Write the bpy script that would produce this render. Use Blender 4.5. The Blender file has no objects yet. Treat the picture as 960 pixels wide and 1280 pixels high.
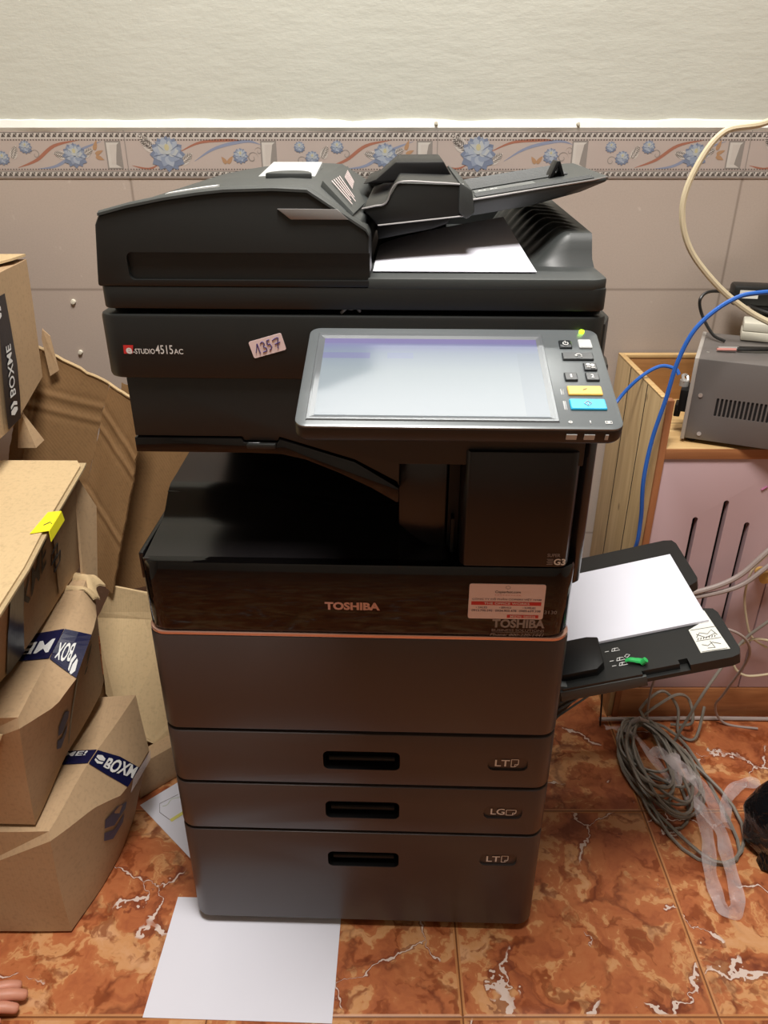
import bpy, bmesh, math, random
from mathutils import Vector, Matrix, noise
random.seed(7)
D = bpy.data
SC = bpy.context.scene
COL = SC.collection
PI = math.pi
V = Vector

# ------------------------------------------------------------------ materials
def lin(h):
    h = h.lstrip('#')
    r = []
    for i in (0, 2, 4):
        c = int(h[i:i+2], 16) / 255
        r.append(c/12.92 if c <= .04045 else ((c+.055)/1.055)**2.4)
    return (r[0], r[1], r[2], 1)

class NT:
    def __init__(s, name):
        s.m = D.materials.new(name); s.m.use_nodes = True
        s.t = s.m.node_tree; s.n = s.t.nodes; s.l = s.t.links
        s.b = s.n['Principled BSDF']
        s.co = s.n.new('ShaderNodeTexCoord').outputs['Object']
    def new(s, k, **kw):
        n = s.n.new('ShaderNode'+k)
        for a, v in kw.items(): setattr(n, a, v)
        return n
    def link(s, a, b): s.l.new(a, b)
    def val(s, x, sock):
        if hasattr(x, 'is_output') or isinstance(x, bpy.types.NodeSocket): s.l.new(x, sock)
        else: sock.default_value = x
    def math(s, op, a, b=0.0, c=None, clamp=False):
        n = s.new('Math', operation=op); n.use_clamp = clamp
        s.val(a, n.inputs[0]); s.val(b, n.inputs[1])
        if c is not None: s.val(c, n.inputs[2])
        return n.outputs[0]
    def noise(s, scale, detail=3, vec=None, rough=.5, dist=0):
        n = s.new('TexNoise'); n.inputs['Scale'].default_value = scale
        n.inputs['Detail'].default_value = detail; n.inputs['Roughness'].default_value = rough
        n.inputs['Distortion'].default_value = dist
        s.link(vec if vec is not None else s.co, n.inputs['Vector'])
        return n
    def mix(s, f, a, b, mode='MIX'):
        n = s.new('Mix', data_type='RGBA', blend_type=mode)
        s.val(f, n.inputs[0]); s.val(a, n.inputs[6]); s.val(b, n.inputs[7])
        return n.outputs[2]
    def ramp(s, f, stops, interp='LINEAR'):
        n = s.new('ValToRGB'); n.color_ramp.interpolation = interp
        e = n.color_ramp.elements
        while len(e) < len(stops): e.new(.5)
        for i, (p, c) in enumerate(stops):
            e[i].position = p; e[i].color = lin(c) if isinstance(c, str) else (c, c, c, 1)
        s.link(f, n.inputs[0]); return n.outputs[0]
    def bump(s, h, strength=.3, dist=.002):
        n = s.new('Bump'); n.inputs['Strength'].default_value = strength
        n.inputs['Distance'].default_value = dist
        s.link(h, n.inputs['Height']); s.link(n.outputs[0], s.b.inputs['Normal'])
    def map(s, scale=(1, 1, 1), rot=(0, 0, 0), loc=(0, 0, 0), vec=None):
        n = s.new('Mapping')
        n.inputs['Scale'].default_value = scale; n.inputs['Rotation'].default_value = rot
        n.inputs['Location'].default_value = loc
        s.link(vec if vec is not None else s.co, n.inputs['Vector']); return n.outputs[0]

def mat(name, c, rough=.5, metal=0, spec=.5, var=.06, nscale=30, bump=.0, coat=0, emit=None, es=0, alpha=None, trans=0):
    t = NT(name)
    col = lin(c)
    if var:
        nz = t.noise(nscale, 4)
        dark = tuple(x*(1-var) for x in col[:3])+(1,)
        lite = tuple(min(1, x*(1+var)) for x in col[:3])+(1,)
        t.link(t.mix(nz.outputs[0], dark, lite), t.b.inputs['Base Color'])
        if bump: t.bump(nz.outputs[0], bump, .001)
    else: t.b.inputs['Base Color'].default_value = col
    t.b.inputs['Roughness'].default_value = rough
    t.b.inputs['Metallic'].default_value = metal
    t.b.inputs['Specular IOR Level'].default_value = spec
    t.b.inputs['Coat Weight'].default_value = coat
    if emit:
        t.b.inputs['Emission Color'].default_value = lin(emit)
        t.b.inputs['Emission Strength'].default_value = es
    if alpha is not None: t.b.inputs['Alpha'].default_value = alpha
    if trans: t.b.inputs['Transmission Weight'].default_value = trans
    return t.m

M = {}
M['black'] = mat('black_plastic', '#191a19', .42, spec=.45, var=.08, nscale=600, bump=.05)
M['blackg'] = mat('dark_grey_plastic', '#353837', .48, spec=.5, var=.08, nscale=600, bump=.05)
M['deep'] = mat('black_inner_plastic', '#0b0b0c', .45, spec=.3, var=.05)
M['gloss'] = mat('gloss_black_plastic', '#060505', .06, spec=.42, var=0)
M['satin'] = mat('satin_black_plastic', '#151314', .22, spec=.5, var=.04)
M['brown'] = mat('charcoal_brown_plastic', '#423a38', .36, spec=.5, var=.05, nscale=500, bump=.04, metal=.15)
M['copper'] = mat('copper_trim', '#dcb3a4', .25, metal=.8, var=.03)
M['silver'] = mat('grey_metallic_plastic', '#8a8785', .35, metal=.4, var=.04)
M['panel'] = mat('dark_grey_panel', '#6a6f71', .28, spec=.6, var=.05, nscale=300, metal=.25)
M['bezel'] = mat('screen_bezel', '#6b6f72', .3, metal=.3, var=.04)
M['doorsat'] = mat('dark_brown_gloss_plastic', '#171110', .28, spec=.4, var=.03)
M['key'] = mat('key_black', '#26292b', .3, var=.04)
M['white'] = mat('white_print', '#dcdcda', .5, var=0)
M['pinkprint'] = mat('copper_lettering', '#c9a096', .35, var=0, metal=.2)
M['greyprint'] = mat('grey_print', '#8d8685', .5, var=0)
M['red'] = mat('red_print', '#c8302f', .45, var=.03)
M['navyprint'] = mat('navy_print', '#20224a', .4, var=.06)
M['blueprint'] = mat('faded_blue_print', '#4a4c66', .55, var=.1)
M['darkprint'] = mat('dark_print', '#39332f', .6, var=.06)
M['tape'] = mat('navy_packing_tape', '#17193c', .22, var=.06, spec=.6)
M['tapeblk'] = mat('black_packing_tape', '#15151d', .32, var=.1, spec=.4, nscale=60, bump=.25)
M['yellow'] = mat('yellow_key', '#e6b355', .4, var=.03)
M['cyan'] = mat('cyan_key', '#1f9fc8', .35, var=.03)
M['btnlit'] = mat('pale_key', '#b9bcbc', .4, var=.03)
M['led'] = mat('green_led', '#b8f020', .4, var=0, emit='#b8ff20', es=2.5)
M['label'] = mat('sticker_paper', '#e6cfcd', .45, var=.02)
M['labelw'] = mat('instruction_label', '#dcdcd4', .45, var=.03)
M['pen'] = mat('purple_ink', '#4a3c78', .5, var=.1)
M['paper'] = mat('white_paper', '#dcdce6', .7, var=.012, nscale=12)
M['paperedge'] = mat('paper_edges', '#c9c0c6', .8, var=.08, nscale=900)
M['ghost'] = mat('pale_print', '#cfd6c0', .7, var=0)
M['ghost2'] = mat('yellow_print', '#d9d272', .7, var=.1)
M['greenl'] = mat('green_lever', '#2fae5a', .35, var=.05)
M['ups'] = mat('grey_painted_metal', '#6d6865', .38, var=.04, metal=.1, nscale=400, bump=.05)
M['upsedge'] = mat('light_grey_edge', '#a9a39c', .4, var=.04)
M['slot'] = mat('dark_slot', '#120d0c', .8, var=.05)
M['cream'] = mat('cream_cable', '#d3c5a5', .42, var=.05, nscale=60)
M['bluec'] = mat('blue_cable', '#2a62b8', .35, var=.05)
M['blackc'] = mat('black_cable', '#1b1a19', .38, var=.05)
M['greyc'] = mat('grey_cable', '#857e74', .4, var=.1, nscale=25)
M['greypk'] = mat('pinkish_grey_cable', '#a3958f', .45, var=.06)
M['ivory'] = mat('ivory_plastic', '#cdc9b9', .4, var=.04)
M['putty'] = mat('white_putty', '#e6e6de', .75, var=.06, nscale=40, bump=.5)
M['screw'] = mat('screw_metal', '#c9c6c2', .3, metal=.6, var=.04)
M['skin'] = mat('skin', '#c88a72', .5, var=.14, nscale=45, bump=.3)
M['nail'] = mat('finger_nail', '#e0ada0', .3, var=.03)
M['wax'] = mat('yellow_wood_knob', '#c9a25a', .4, var=.1)
M['anchor'] = mat('white_wall_plug', '#dcd6c4', .5, var=.05)
M['rubber'] = mat('black_rubber', '#121212', .7, var=.05)

def strap_material():
    t = NT('translucent_plastic')
    t.b.inputs['Base Color'].default_value = lin('#dccfcf')
    t.b.inputs['Roughness'].default_value = .18
    nz = t.noise(22, 3)
    t.link(t.ramp(nz.outputs[0], [(.3, .2), (.7, .5)]), t.b.inputs['Alpha'])
    t.bump(t.noise(60, 2).outputs[0], .6, .002)
    return t.m
M['film'] = strap_material()

def bag_material():
    t = NT('black_bin_bag_plastic')
    t.b.inputs['Base Color'].default_value = lin('#101012')
    t.b.inputs['Roughness'].default_value = .2
    nz = t.noise(28, 3, dist=1.2)
    t.bump(nz.outputs[0], .9, .01)
    return t.m
M['bag'] = bag_material()

def card_material(name, c, corr=(0, 0, 220), strength=.12, var=.1):
    t = NT(name)
    n1 = t.noise(6, 4); n2 = t.noise(150, 2)
    w = t.new('TexWave', wave_type='BANDS', bands_direction='X')
    w.inputs['Scale'].default_value = 60; w.inputs['Distortion'].default_value = .8
    t.link(t.map(rot=corr if abs(corr[2]) < 10 else (0, 0, 0)), w.inputs['Vector'])
    col = lin(c)
    a = tuple(x*(1-var) for x in col[:3])+(1,); b = tuple(min(1, x*(1+var)) for x in col[:3])+(1,)
    base = t.mix(n1.outputs[0], a, b)
    fleck = t.ramp(n2.outputs[0], [(.25, .86), (.5, 1.0)])
    base = t.mix(1.0, base, fleck, 'MULTIPLY')
    t.link(base, t.b.inputs['Base Color'])
    t.b.inputs['Roughness'].default_value = .8
    t.b.inputs['Specular IOR Level'].default_value = .25
    t.bump(w.outputs[0], strength, .0006)
    return t.m
M['card'] = card_material('cardboard', '#b59876')
M['cardlite'] = card_material('light_cardboard', '#c9af86')
M['kraftshade'] = card_material('shaded_kraft_cardboard', '#80613f', corr=(0, .5, 0), strength=.2, var=.14)  # kraft brown, with the shade behind the box pile darkened into the colour
M['cardedge'] = card_material('cardboard_edge', '#b29c78', strength=.6)

def wood_material(name, c1, c2, axis='Z', scale=5):
    t = NT(name)
    sc = {'Z': (9, 9, .8), 'X': (1.1, 14, 14), 'Y': (14, 1.1, 14)}[axis]
    v = t.map(scale=sc)
    n = t.noise(scale, 5, vec=v, dist=1.2)
    n2 = t.noise(1.7, 1, vec=t.map(scale=(12, 12, .2) if axis == 'Z' else (.2, 12, 12)))
    c = t.ramp(n.outputs[0], [(.3, c1), (.7, c2)])
    c = t.mix(t.ramp(n2.outputs[0], [(.4, 0.0), (.6, .25)]), c, lin(c2))
    k = t.new('TexVoronoi'); k.inputs['Scale'].default_value = 9
    t.link(t.map(scale=(1, 1, .6)), k.inputs['Vector'])
    knot = t.ramp(k.outputs['Distance'], [(.03, .8), (.07, 0.0)])
    c = t.mix(knot, c, lin('#5f4326'))
    t.link(c, t.b.inputs['Base Color'])
    t.b.inputs['Roughness'].default_value = .5
    t.bump(n.outputs[0], .08, .001)
    return t.m
M['wood'] = wood_material('pale_plank_wood', '#ab8d62', '#c9ad80')
M['woodx'] = wood_material('pale_shelf_wood', '#b08a58', '#d0b07c', 'X')
M['woodred'] = wood_material('reddish_wood_edge', '#935a37', '#ac7148')
M['woodbase'] = wood_material('brown_base_wood', '#8f5a36', '#ab7247', 'X')
M['woodback'] = wood_material('brown_back_board', '#8d6136', '#a67645', 'X')
M['pinkdoor'] = mat('pale_pink_laminate', '#c3a7aa', .42, var=.05, nscale=4)

def floor_material():
    t = NT('orange_marble_tile')
    sp = t.new('SeparateXYZ'); t.link(t.co, sp.inputs[0])
    S = .402
    ox = .526 - 8*S; oy = .706 - 8*S
    gx = t.math('DIVIDE', t.math('SUBTRACT', sp.outputs[0], ox), S)
    gy = t.math('DIVIDE', t.math('SUBTRACT', sp.outputs[1], oy), S)
    ix = t.math('FLOOR', gx); iy = t.math('FLOOR', gy)
    fx = t.math('FRACT', gx); fy = t.math('FRACT', gy)
    cmb = t.new('CombineXYZ')
    t.link(t.math('MULTIPLY', ix, 3.71), cmb.inputs[0]); t.link(t.math('MULTIPLY', iy, 5.13), cmb.inputs[1])
    t.link(t.math('ADD', ix, iy), cmb.inputs[2])
    ad = t.new('VectorMath', operation='ADD'); t.link(t.co, ad.inputs[0]); t.link(cmb.outputs[0], ad.inputs[1])
    vec = ad.outputs[0]
    # warped coordinates
    wn = t.noise(9, 4, vec=vec, rough=.6)
    wv = t.new('VectorMath', operation='MULTIPLY_ADD')
    t.link(wn.outputs['Color'], wv.inputs[0]); wv.inputs[1].default_value = (.16, .16, .16); t.link(vec, wv.inputs[2])
    wvec = wv.outputs[0]
    n1 = t.noise(10, 5, vec=wvec, rough=.6, dist=.8)
    base = t.ramp(n1.outputs[0], [(.3, '#89492c'), (.4, '#a35c39'), (.47, '#b0673f'), (.53, '#b56f45'), (.56, '#c8905f'), (.68, '#cf9c72')])
    n2 = t.noise(26, 4, vec=wvec, dist=.5)
    base = t.mix(t.ramp(n2.outputs[0], [(.36, .75), (.46, 0.0)]), base, lin('#7e3c1c'))
    # dark seams
    vd = t.new('TexVoronoi', feature='DISTANCE_TO_EDGE'); vd.inputs['Scale'].default_value = 7
    t.link(wvec, vd.inputs['Vector'])
    nm = t.noise(7, 3, vec=vec)
    dk = t.math('MULTIPLY', t.ramp(vd.outputs[0], [(.0, 1.0), (.06, 0.0)]), t.ramp(nm.outputs[0], [(.46, 0.0), (.56, .6)]))
    base = t.mix(dk, base, lin('#5c2616'))
    # white veins
    wn2 = t.noise(13, 4, vec=vec, rough=.6)
    wv2 = t.new('VectorMath', operation='MULTIPLY_ADD')
    t.link(wn2.outputs['Color'], wv2.inputs[0]); wv2.inputs[1].default_value = (.09, .09, .09); t.link(vec, wv2.inputs[2])
    v2 = t.new('TexVoronoi', feature='DISTANCE_TO_EDGE'); v2.inputs['Scale'].default_value = 4.6
    t.link(wv2.outputs[0], v2.inputs['Vector'])
    m2 = t.noise(6.5, 3, vec=t.map(loc=(3, 1, 2), vec=vec))
    thick = t.noise(14, 3, vec=vec)
    wd = t.math('MULTIPLY', t.ramp(thick.outputs[0], [(.4, .10), (.72, 1.0)]), .02)
    halo = t.math('LESS_THAN', v2.outputs[0], t.math('MULTIPLY', wd, 3.2))
    line = t.math('LESS_THAN', v2.outputs[0], wd)
    msk = t.ramp(m2.outputs[0], [(.5, 0.0), (.52, 1.0)])
    base = t.mix(t.math('MULTIPLY', t.math('MULTIPLY', halo, msk), .55), base, lin('#6b3020'))
    base = t.mix(t.math('MULTIPLY', t.math('MULTIPLY', line, msk), .92), base, lin('#d9c6bb'))
    # joints
    ex = t.math('MINIMUM', fx, t.math('SUBTRACT', 1.0, fx)); ey = t.math('MINIMUM', fy, t.math('SUBTRACT', 1.0, fy))
    e = t.math('MINIMUM', ex, ey)
    bev = t.math('LESS_THAN', e, .012); gr = t.math('LESS_THAN', e, .0035)
    base = t.mix(t.math('MULTIPLY', bev, .8), base, lin('#bf8453'))
    base = t.mix(gr, base, lin('#7a4b2b'))
    t.link(base, t.b.inputs['Base Color'])
    t.b.inputs['Roughness'].default_value = .33
    t.b.inputs['Specular IOR Level'].default_value = .35
    hh = t.ramp(e, [(.0, 0.0), (.012, 1.0)])
    t.bump(hh, .5, .002)
    return t.m
M['floor'] = floor_material()

def tile_material():
    t = NT('beige_wall_tile')
    sp = t.new('SeparateXYZ'); t.link(t.co, sp.inputs[0])
    P = .6225
    fx = t.math('FRACT', t.math('DIVIDE', t.math('ADD', sp.outputs[0], .516+6*P), P))
    ex = t.math('MULTIPLY', t.math('MINIMUM', fx, t.math('SUBTRACT', 1.0, fx)), P)
    e = ex
    for z in (.922, .62, .32, .02):
        e = t.math('MINIMUM', e, t.math('ABSOLUTE', t.math('SUBTRACT', sp.outputs[2], z)))
    j = t.ramp(e, [(.0012, 1.0), (.0022, 0.0)])
    n = t.noise(2.2, 3); n2 = t.noise(300, 2)
    c = t.mix(n.outputs[0], lin('#b0a297'), lin('#bfb0a4'))
    c = t.mix(t.ramp(n2.outputs[0], [(.3, .12), (.6, 0.0)]), c, lin('#8d7f74'))
    n3 = t.noise(38, 2)
    c = t.mix(t.ramp(n3.outputs[0], [(.72, 0.0), (.8, .25)]), c, lin('#efe6da'))
    c = t.mix(t.math('MULTIPLY', j, .6), c, lin('#6e6055'))
    t.link(c, t.b.inputs['Base Color'])
    t.b.inputs['Roughness'].default_value = .42
    t.b.inputs['Specular IOR Level'].default_value = .3
    return t.m
M['tile'] = tile_material()

def paint_material():
    t = NT('pale_grey_green_paint')
    n = t.noise(3, 4); 
    n2 = t.noise(5, 5, vec=t.map(scale=(3, 1, 9)), rough=.6)
    n3 = t.noise(120, 3)
    c = t.mix(n.outputs[0], lin('#b9b9ad'), lin('#c5c5ba'))
    t.link(c, t.b.inputs['Base Color'])
    t.b.inputs['Roughness'].default_value = .75
    add = t.math('ADD', n2.outputs[0], t.math('MULTIPLY', n3.outputs[0], .25))
    t.bump(add, .22, .006)
    return t.m
M['paint'] = paint_material()
M['plain'] = mat('off_white_paint', '#b9b4a8', .8, var=.04, nscale=4)

# screen material : lit display
def screen_material():
    t = NT('lit_display')
    sp = t.new('SeparateXYZ'); t.link(t.new('TexCoord').outputs['Generated'], sp.inputs[0])
    y = sp.outputs[1]; x = sp.outputs[0]
    c = t.ramp(y, [(0.0, '#c2ccd2'), (.55, '#b4c2c8'), (.8, '#98a8be'), (.9, '#8c92c4'), (1.0, '#9a86c0')])
    n = t.noise(40, 2)
    bar = t.math('MULTIPLY', t.math('GREATER_THAN', y, .72), t.math('LESS_THAN', y, .8))
    bar2 = t.math('MULTIPLY', bar, t.math('LESS_THAN', x, .22))
    c = t.mix(t.math('MULTIPLY', bar2, .6), c, lin('#8a80c8'))
    bar3 = t.math('MULTIPLY', bar, t.math('MULTIPLY', t.math('GREATER_THAN', x, .3), t.math('LESS_THAN', x, .42)))
    c = t.mix(t.math('MULTIPLY', bar3, .3), c, lin('#8a90d8'))
    top = t.math('GREATER_THAN', y, .93)
    c = t.mix(t.math('MULTIPLY', top, .6), c, lin('#8470c0'))
    side = t.math('MULTIPLY', t.math('GREATER_THAN', x, .9), t.math('LESS_THAN', y, .8))
    c = t.mix(t.math('MULTIPLY', side, .3), c, lin('#8f9cae'))
    t.b.inputs['Base Color'].default_value = (.05, .055, .06, 1)
    t.link(c, t.b.inputs['Emission Color']); t.b.inputs['Emission Strength'].default_value = .36
    t.b.inputs['Roughness'].default_value = .26
    t.b.inputs['Specular IOR Level'].default_value = .35
    return t.m
M['screen'] = screen_material()

# ------------------------------------------------------------------ mesh helpers
class MB:
    """collects shapes in one bmesh and links them as one object"""
    def __init__(s): s.b = bmesh.new(); s.ms = []; s.cur = 0
    def use(s, m):
        if m not in s.ms: s.ms.append(m)
        s.cur = s.ms.index(m); return s
    def face(s, vs):
        try:
            f = s.b.faces.new(vs); f.material_index = s.cur; return f
        except ValueError: return None
    def v(s, p): return s.b.verts.new(p)
    def poly(s, pts): return s.face([s.v(p) for p in pts])
    def hexa(s, p):      # 8 points: bottom 4 ccw, top 4 ccw
        v = [s.v(q) for q in p]
        for f in ((3, 2, 1, 0), (4, 5, 6, 7), (0, 1, 5, 4), (1, 2, 6, 5), (2, 3, 7, 6), (3, 0, 4, 7)):
            s.face([v[i] for i in f])
    def box(s, x0, x1, y0, y1, z0, z1):
        s.hexa([(x0, y0, z0), (x1, y0, z0), (x1, y1, z0), (x0, y1, z0), (x0, y0, z1), (x1, y0, z1), (x1, y1, z1), (x0, y1, z1)])
    def loft(s, rings, cap=True, closed=True):
        R = [[s.v(p) for p in r] for r in rings]
        n = len(R[0])
        for a, b in zip(R, R[1:]):
            for i in range(n if closed else n-1):
                j = (i+1) % n
                s.face([a[i], a[j], b[j], b[i]])
        if cap: s.face(list(reversed(R[0]))); s.face(R[-1])
        return R
    def prism(s, out, fn, a, b):   # out 2D points, fn(u,v,w)->xyz
        s.loft([[fn(u, v, a) for u, v in out], [fn(u, v, b) for u, v in out]])
    def slab(s, pts, n):           # polygon extruded by vector n
        n = V(n)
        s.loft([[V(p) for p in pts], [V(p)+n for p in pts]])
    def cyl(s, c, r, h, axis='Z', n=16, r2=None):
        r2 = r if r2 is None else r2
        f = {'Z': lambda a, b, w: (c[0]+a, c[1]+b, c[2]+w), 'Y': lambda a, b, w: (c[0]+a, c[1]+w, c[2]+b), 'X': lambda a, b, w: (c[0]+w, c[1]+a, c[2]+b)}[axis]
        s.loft([[f(q*math.cos(2*PI*i/n), q*math.sin(2*PI*i/n), w) for i in range(n)] for q, w in ((r, 0), (r2, h))])
    def tube(s, pts, r, n=8, cap=True, flat=1.0):
        P = [V(p) for p in pts]
        up = None; rings = []
        for i, p in enumerate(P):
            t = (P[min(i+1, len(P)-1)]-P[max(i-1, 0)])
            if t.length < 1e-7: t = V((0, 0, 1))
            t.normalize()
            if up is None:
                up = V((0, 0, 1)) if abs(t.z) < .9 else V((1, 0, 0))
            up = (up - t*up.dot(t))
            if up.length < 1e-5: up = V((1, 0, 0)) - t*t.x
            up.normalize(); sd = t.cross(up)
            rr = r[i] if isinstance(r, (list, tuple)) else r
            rings.append([p+(up*math.sin(2*PI*k/n)*flat+sd*math.cos(2*PI*k/n))*rr for k in range(n)])
        s.loft(rings, cap)
    def grid(s, fn, nu, nv):
        G = [[s.v(fn(i/nu, j/nv)) for j in range(nv+1)] for i in range(nu+1)]
        for i in range(nu):
            for j in range(nv): s.face([G[i][j], G[i+1][j], G[i+1][j+1], G[i][j+1]])
        return G
    def bevel(s, w, seg=2, ang=30):
        bmesh.ops.remove_doubles(s.b, verts=s.b.verts, dist=1e-6)
        bmesh.ops.recalc_face_normals(s.b, faces=s.b.faces)
        es = [e for e in s.b.edges if len(e.link_faces) == 2 and e.calc_face_angle(0) > math.radians(ang)]
        bmesh.ops.bevel(s.b, geom=es, offset=w, segments=seg, affect='EDGES', profile=.5, clamp_overlap=True)
        return s
    def build(s, name, m=None, parent=None, smooth=35, fix=True, bevel=0):
        if bevel: s.bevel(bevel)
        if fix: bmesh.ops.recalc_face_normals(s.b, faces=s.b.faces)
        me = D.meshes.new(name); s.b.to_mesh(me); s.b.free()
        for q in (s.ms or [m]): me.materials.append(M[q] if isinstance(q, str) else q)
        if smooth:
            for p in me.polygons: p.use_smooth = True
            me.set_sharp_from_angle(angle=math.radians(smooth))
        o = D.objects.new(name, me); COL.objects.link(o)
        if parent: o.parent = parent
        return o

def tag(o, label=None, cat=None, group=None, kind=None):
    if label: o['label'] = label
    if cat: o['category'] = cat
    if group: o['group'] = group
    if kind: o['kind'] = kind
    return o
def empty(name, loc=(0, 0, 0), rz=0):
    o = D.objects.new(name, None); COL.objects.link(o); o.location = loc; o.rotation_euler = (0, 0, rz)
    o.empty_display_size = .05
    return o
def cut(o, cutters):
    """boolean difference, baked into the object's own mesh"""
    bm = MB()
    for c in cutters: c(bm)
    bmesh.ops.recalc_face_normals(bm.b, faces=bm.b.faces)
    me = D.meshes.new('tmp'); bm.b.to_mesh(me); bm.b.free()
    co = D.objects.new('tmp', me); COL.objects.link(co)
    md = o.modifiers.new('b', 'BOOLEAN'); md.operation = 'DIFFERENCE'; md.solver = 'EXACT'; md.object = co
    par = o.parent; o.parent = None
    dg = bpy.context.evaluated_depsgraph_get(); dg.update()
    nm = D.meshes.new_from_object(o.evaluated_get(dg))
    o.modifiers.clear(); old = o.data; o.data = nm
    for p in nm.polygons: p.use_smooth = True
    nm.set_sharp_from_angle(angle=math.radians(35))
    o.parent = par
    D.objects.remove(co); D.meshes.remove(me); D.meshes.remove(old)
def rrect(x0, x1, y0, y1, r, n=5, corners=(1, 1, 1, 1)):
    out = []
    for k, (cx, cy, a) in enumerate(((x0+r, y0+r, PI), (x1-r, y0+r, 1.5*PI), (x1-r, y1-r, 0), (x0+r, y1-r, .5*PI))):
        if corners[k]:
            for i in range(n+1):
                t = a+.5*PI*i/n; out.append((cx+r*math.cos(t), cy+r*math.sin(t)))
        else:
            out.append(((x0, y0), (x1, y0), (x1, y1), (x0, y1))[k])
    return out
def cat(pts, k=8, closed=False):
    P = [V(p) for p in pts]; n = len(P); out = []
    for i in range(n if closed else n-1):
        if closed: a, b, c, d = P[i-1], P[i], P[(i+1) % n], P[(i+2) % n]
        else: a, b, c, d = P[max(i-1, 0)], P[i], P[i+1], P[min(i+2, n-1)]
        for j in range(k):
            t = j/k
            out.append(.5*((2*b)+(c-a)*t+(2*a-5*b+4*c-d)*t*t+(3*b-a-3*c+d)*t**3))
    if not closed: out.append(P[-1])
    else: out.append(out[0].copy())
    return out
def text_mesh(s, bold=0.0, shear=0):
    """mesh of a line of text scaled to the unit box: returns verts (0..1,0..1), faces, aspect"""
    cu = D.curves.new('t', 'FONT'); cu.body = s; cu.size = 1; cu.offset = bold; cu.resolution_u = 3
    cu.shear = shear; cu.align_x = 'LEFT'
    o = D.objects.new('t', cu); COL.objects.link(o)
    dg = bpy.context.evaluated_depsgraph_get(); dg.update()
    me = D.meshes.new_from_object(o.evaluated_get(dg))
    vs = [v.co.copy() for v in me.vertices]; fs = [tuple(p.vertices) for p in me.polygons]
    x0 = min(v.x for v in vs); x1 = max(v.x for v in vs); y0 = min(v.y for v in vs); y1 = max(v.y for v in vs)
    vs = [((v.x-x0)/(x1-x0), (v.y-y0)/(y1-y0)) for v in vs]
    D.objects.remove(o); D.curves.remove(cu); D.meshes.remove(me)
    return vs, fs
def put_text(mb, s, m, fn, u0, u1, v0, v1, bold=0, shear=0):
    """fn(u,v)->xyz"""
    vs, fs = text_mesh(s, bold, shear)
    mb.use(m)
    vv = [mb.v(fn(u0+(u1-u0)*a, v0+(v1-v0)*b)) for a, b in vs]
    for f in fs: mb.face([vv[i] for i in f])

# ------------------------------------------------------------------ room
def struct(name, mb, m=None, **k): return tag(mb.build(name, m, **k), kind='structure')
b = MB(); b.box(-1.9, 2.3, -2.3, 1.8, -.05, 0); struct('floor', b, 'floor', smooth=0)
b = MB(); b.box(-1.9, 2.3, 1.7, 1.85, 0, 1.231); b.box(-1.9, 2.3, 1.704, 1.85, 1.231, 2.9)
wall = b.use('tile')
bm = b.b
bm.faces.ensure_lookup_table()
b.ms = ['tile', 'paint']
for f in bm.faces:
    f.material_index = 1 if f.calc_center_median().z > 1.2311 else 0
struct('wall_back', b, smooth=0)
b = MB(); b.box(-2.0, -1.9, -2.3, 1.85, 0, 2.9); struct('wall_left', b, 'plain', smooth=0)
b = MB(); b.box(2.3, 2.4, -2.3, 1.85, 0, 2.9); struct('wall_right', b, 'plain', smooth=0)
b = MB(); b.box(-2.0, 2.4, -2.4, -2.3, 0, 2.9); struct('wall_front', b, 'plain', smooth=0)
b = MB(); b.box(-2.0, 2.4, -2.4, 1.85, 2.9, 3.0); struct('ceiling', b, 'plain', smooth=0)

# white putty line on top of the tiles
b = MB()
N = 160
rings = []
for i in range(N+1):
    x = -1.9+4.2*i/N
    h = 1.2505+.005*noise.noise(V((x*9, 0, 0)))+.002*noise.noise(V((x*40, 3, 0)))
    d = .004+.002*noise.noise(V((x*14, 5, 0)))
    rings.append([(x, 1.705, 1.2295), (x, 1.699-d*.4, 1.2295), (x, 1.698-d, 1.236), (x, 1.700-d*.5, h-.002), (x, 1.705, h)])
b.loft(rings); struct('trim_1', b, 'putty')

# printed border tiles
M['b_ground'] = mat('border_tile_glaze', '#b4a69e', .35, var=.05, nscale=20)
for k, c in dict(b_dark='#57504b', b_white='#c2bab2', b_rust='#a06b58', b_blue='#868da2', b_p1='#757f94', b_p2='#8a94a6', b_p3='#9fa7b3', b_p4='#afb3b3', b_yel='#b8b08c', b_orange='#aa8666', b_grey='#8d8680', b_lite='#c6c0b8').items():
    M[k] = mat('border_ink_'+k[2:], c, .35, var=.06, nscale=80)
ZB0, ZB1 = 1.144, 1.231
brd = MB(); brd.use('b_ground'); brd.box(-1.9, 2.3, 1.6975, 1.7, ZB0, ZB1)
CNT = [0]
def P2(pts, m, L):
    CNT[0] = (CNT[0]+1) % 8; brd.use(m); brd.poly([(x, 1.6975-.00012*L-.000014*CNT[0], z) for x, z in pts])
def ell(cx, cz, a, c, rot, m, L, n=14):
    P2([(cx+a*math.cos(t)*math.cos(rot)-c*math.sin(t)*math.sin(rot), cz+a*math.cos(t)*math.sin(rot)+c*math.sin(t)*math.cos(rot)) for t in [2*PI*i/n for i in range(n)]], m, L)
def petal(cx, cz, l, w, rot, m, L):
    pts = []
    for i in range(9):
        t = i/8; pts.append((l*t, w*math.sin(PI*t**.75)))
    for i in range(8, -1, -1):
        t = i/8; pts.append((l*t, -w*math.sin(PI*t**.75)))
    pts = pts[1:-1]
    P2([(cx+x*math.cos(rot)-y*math.sin(rot), cz+x*math.sin(rot)+y*math.cos(rot)) for x, y in pts], m, L)
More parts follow.
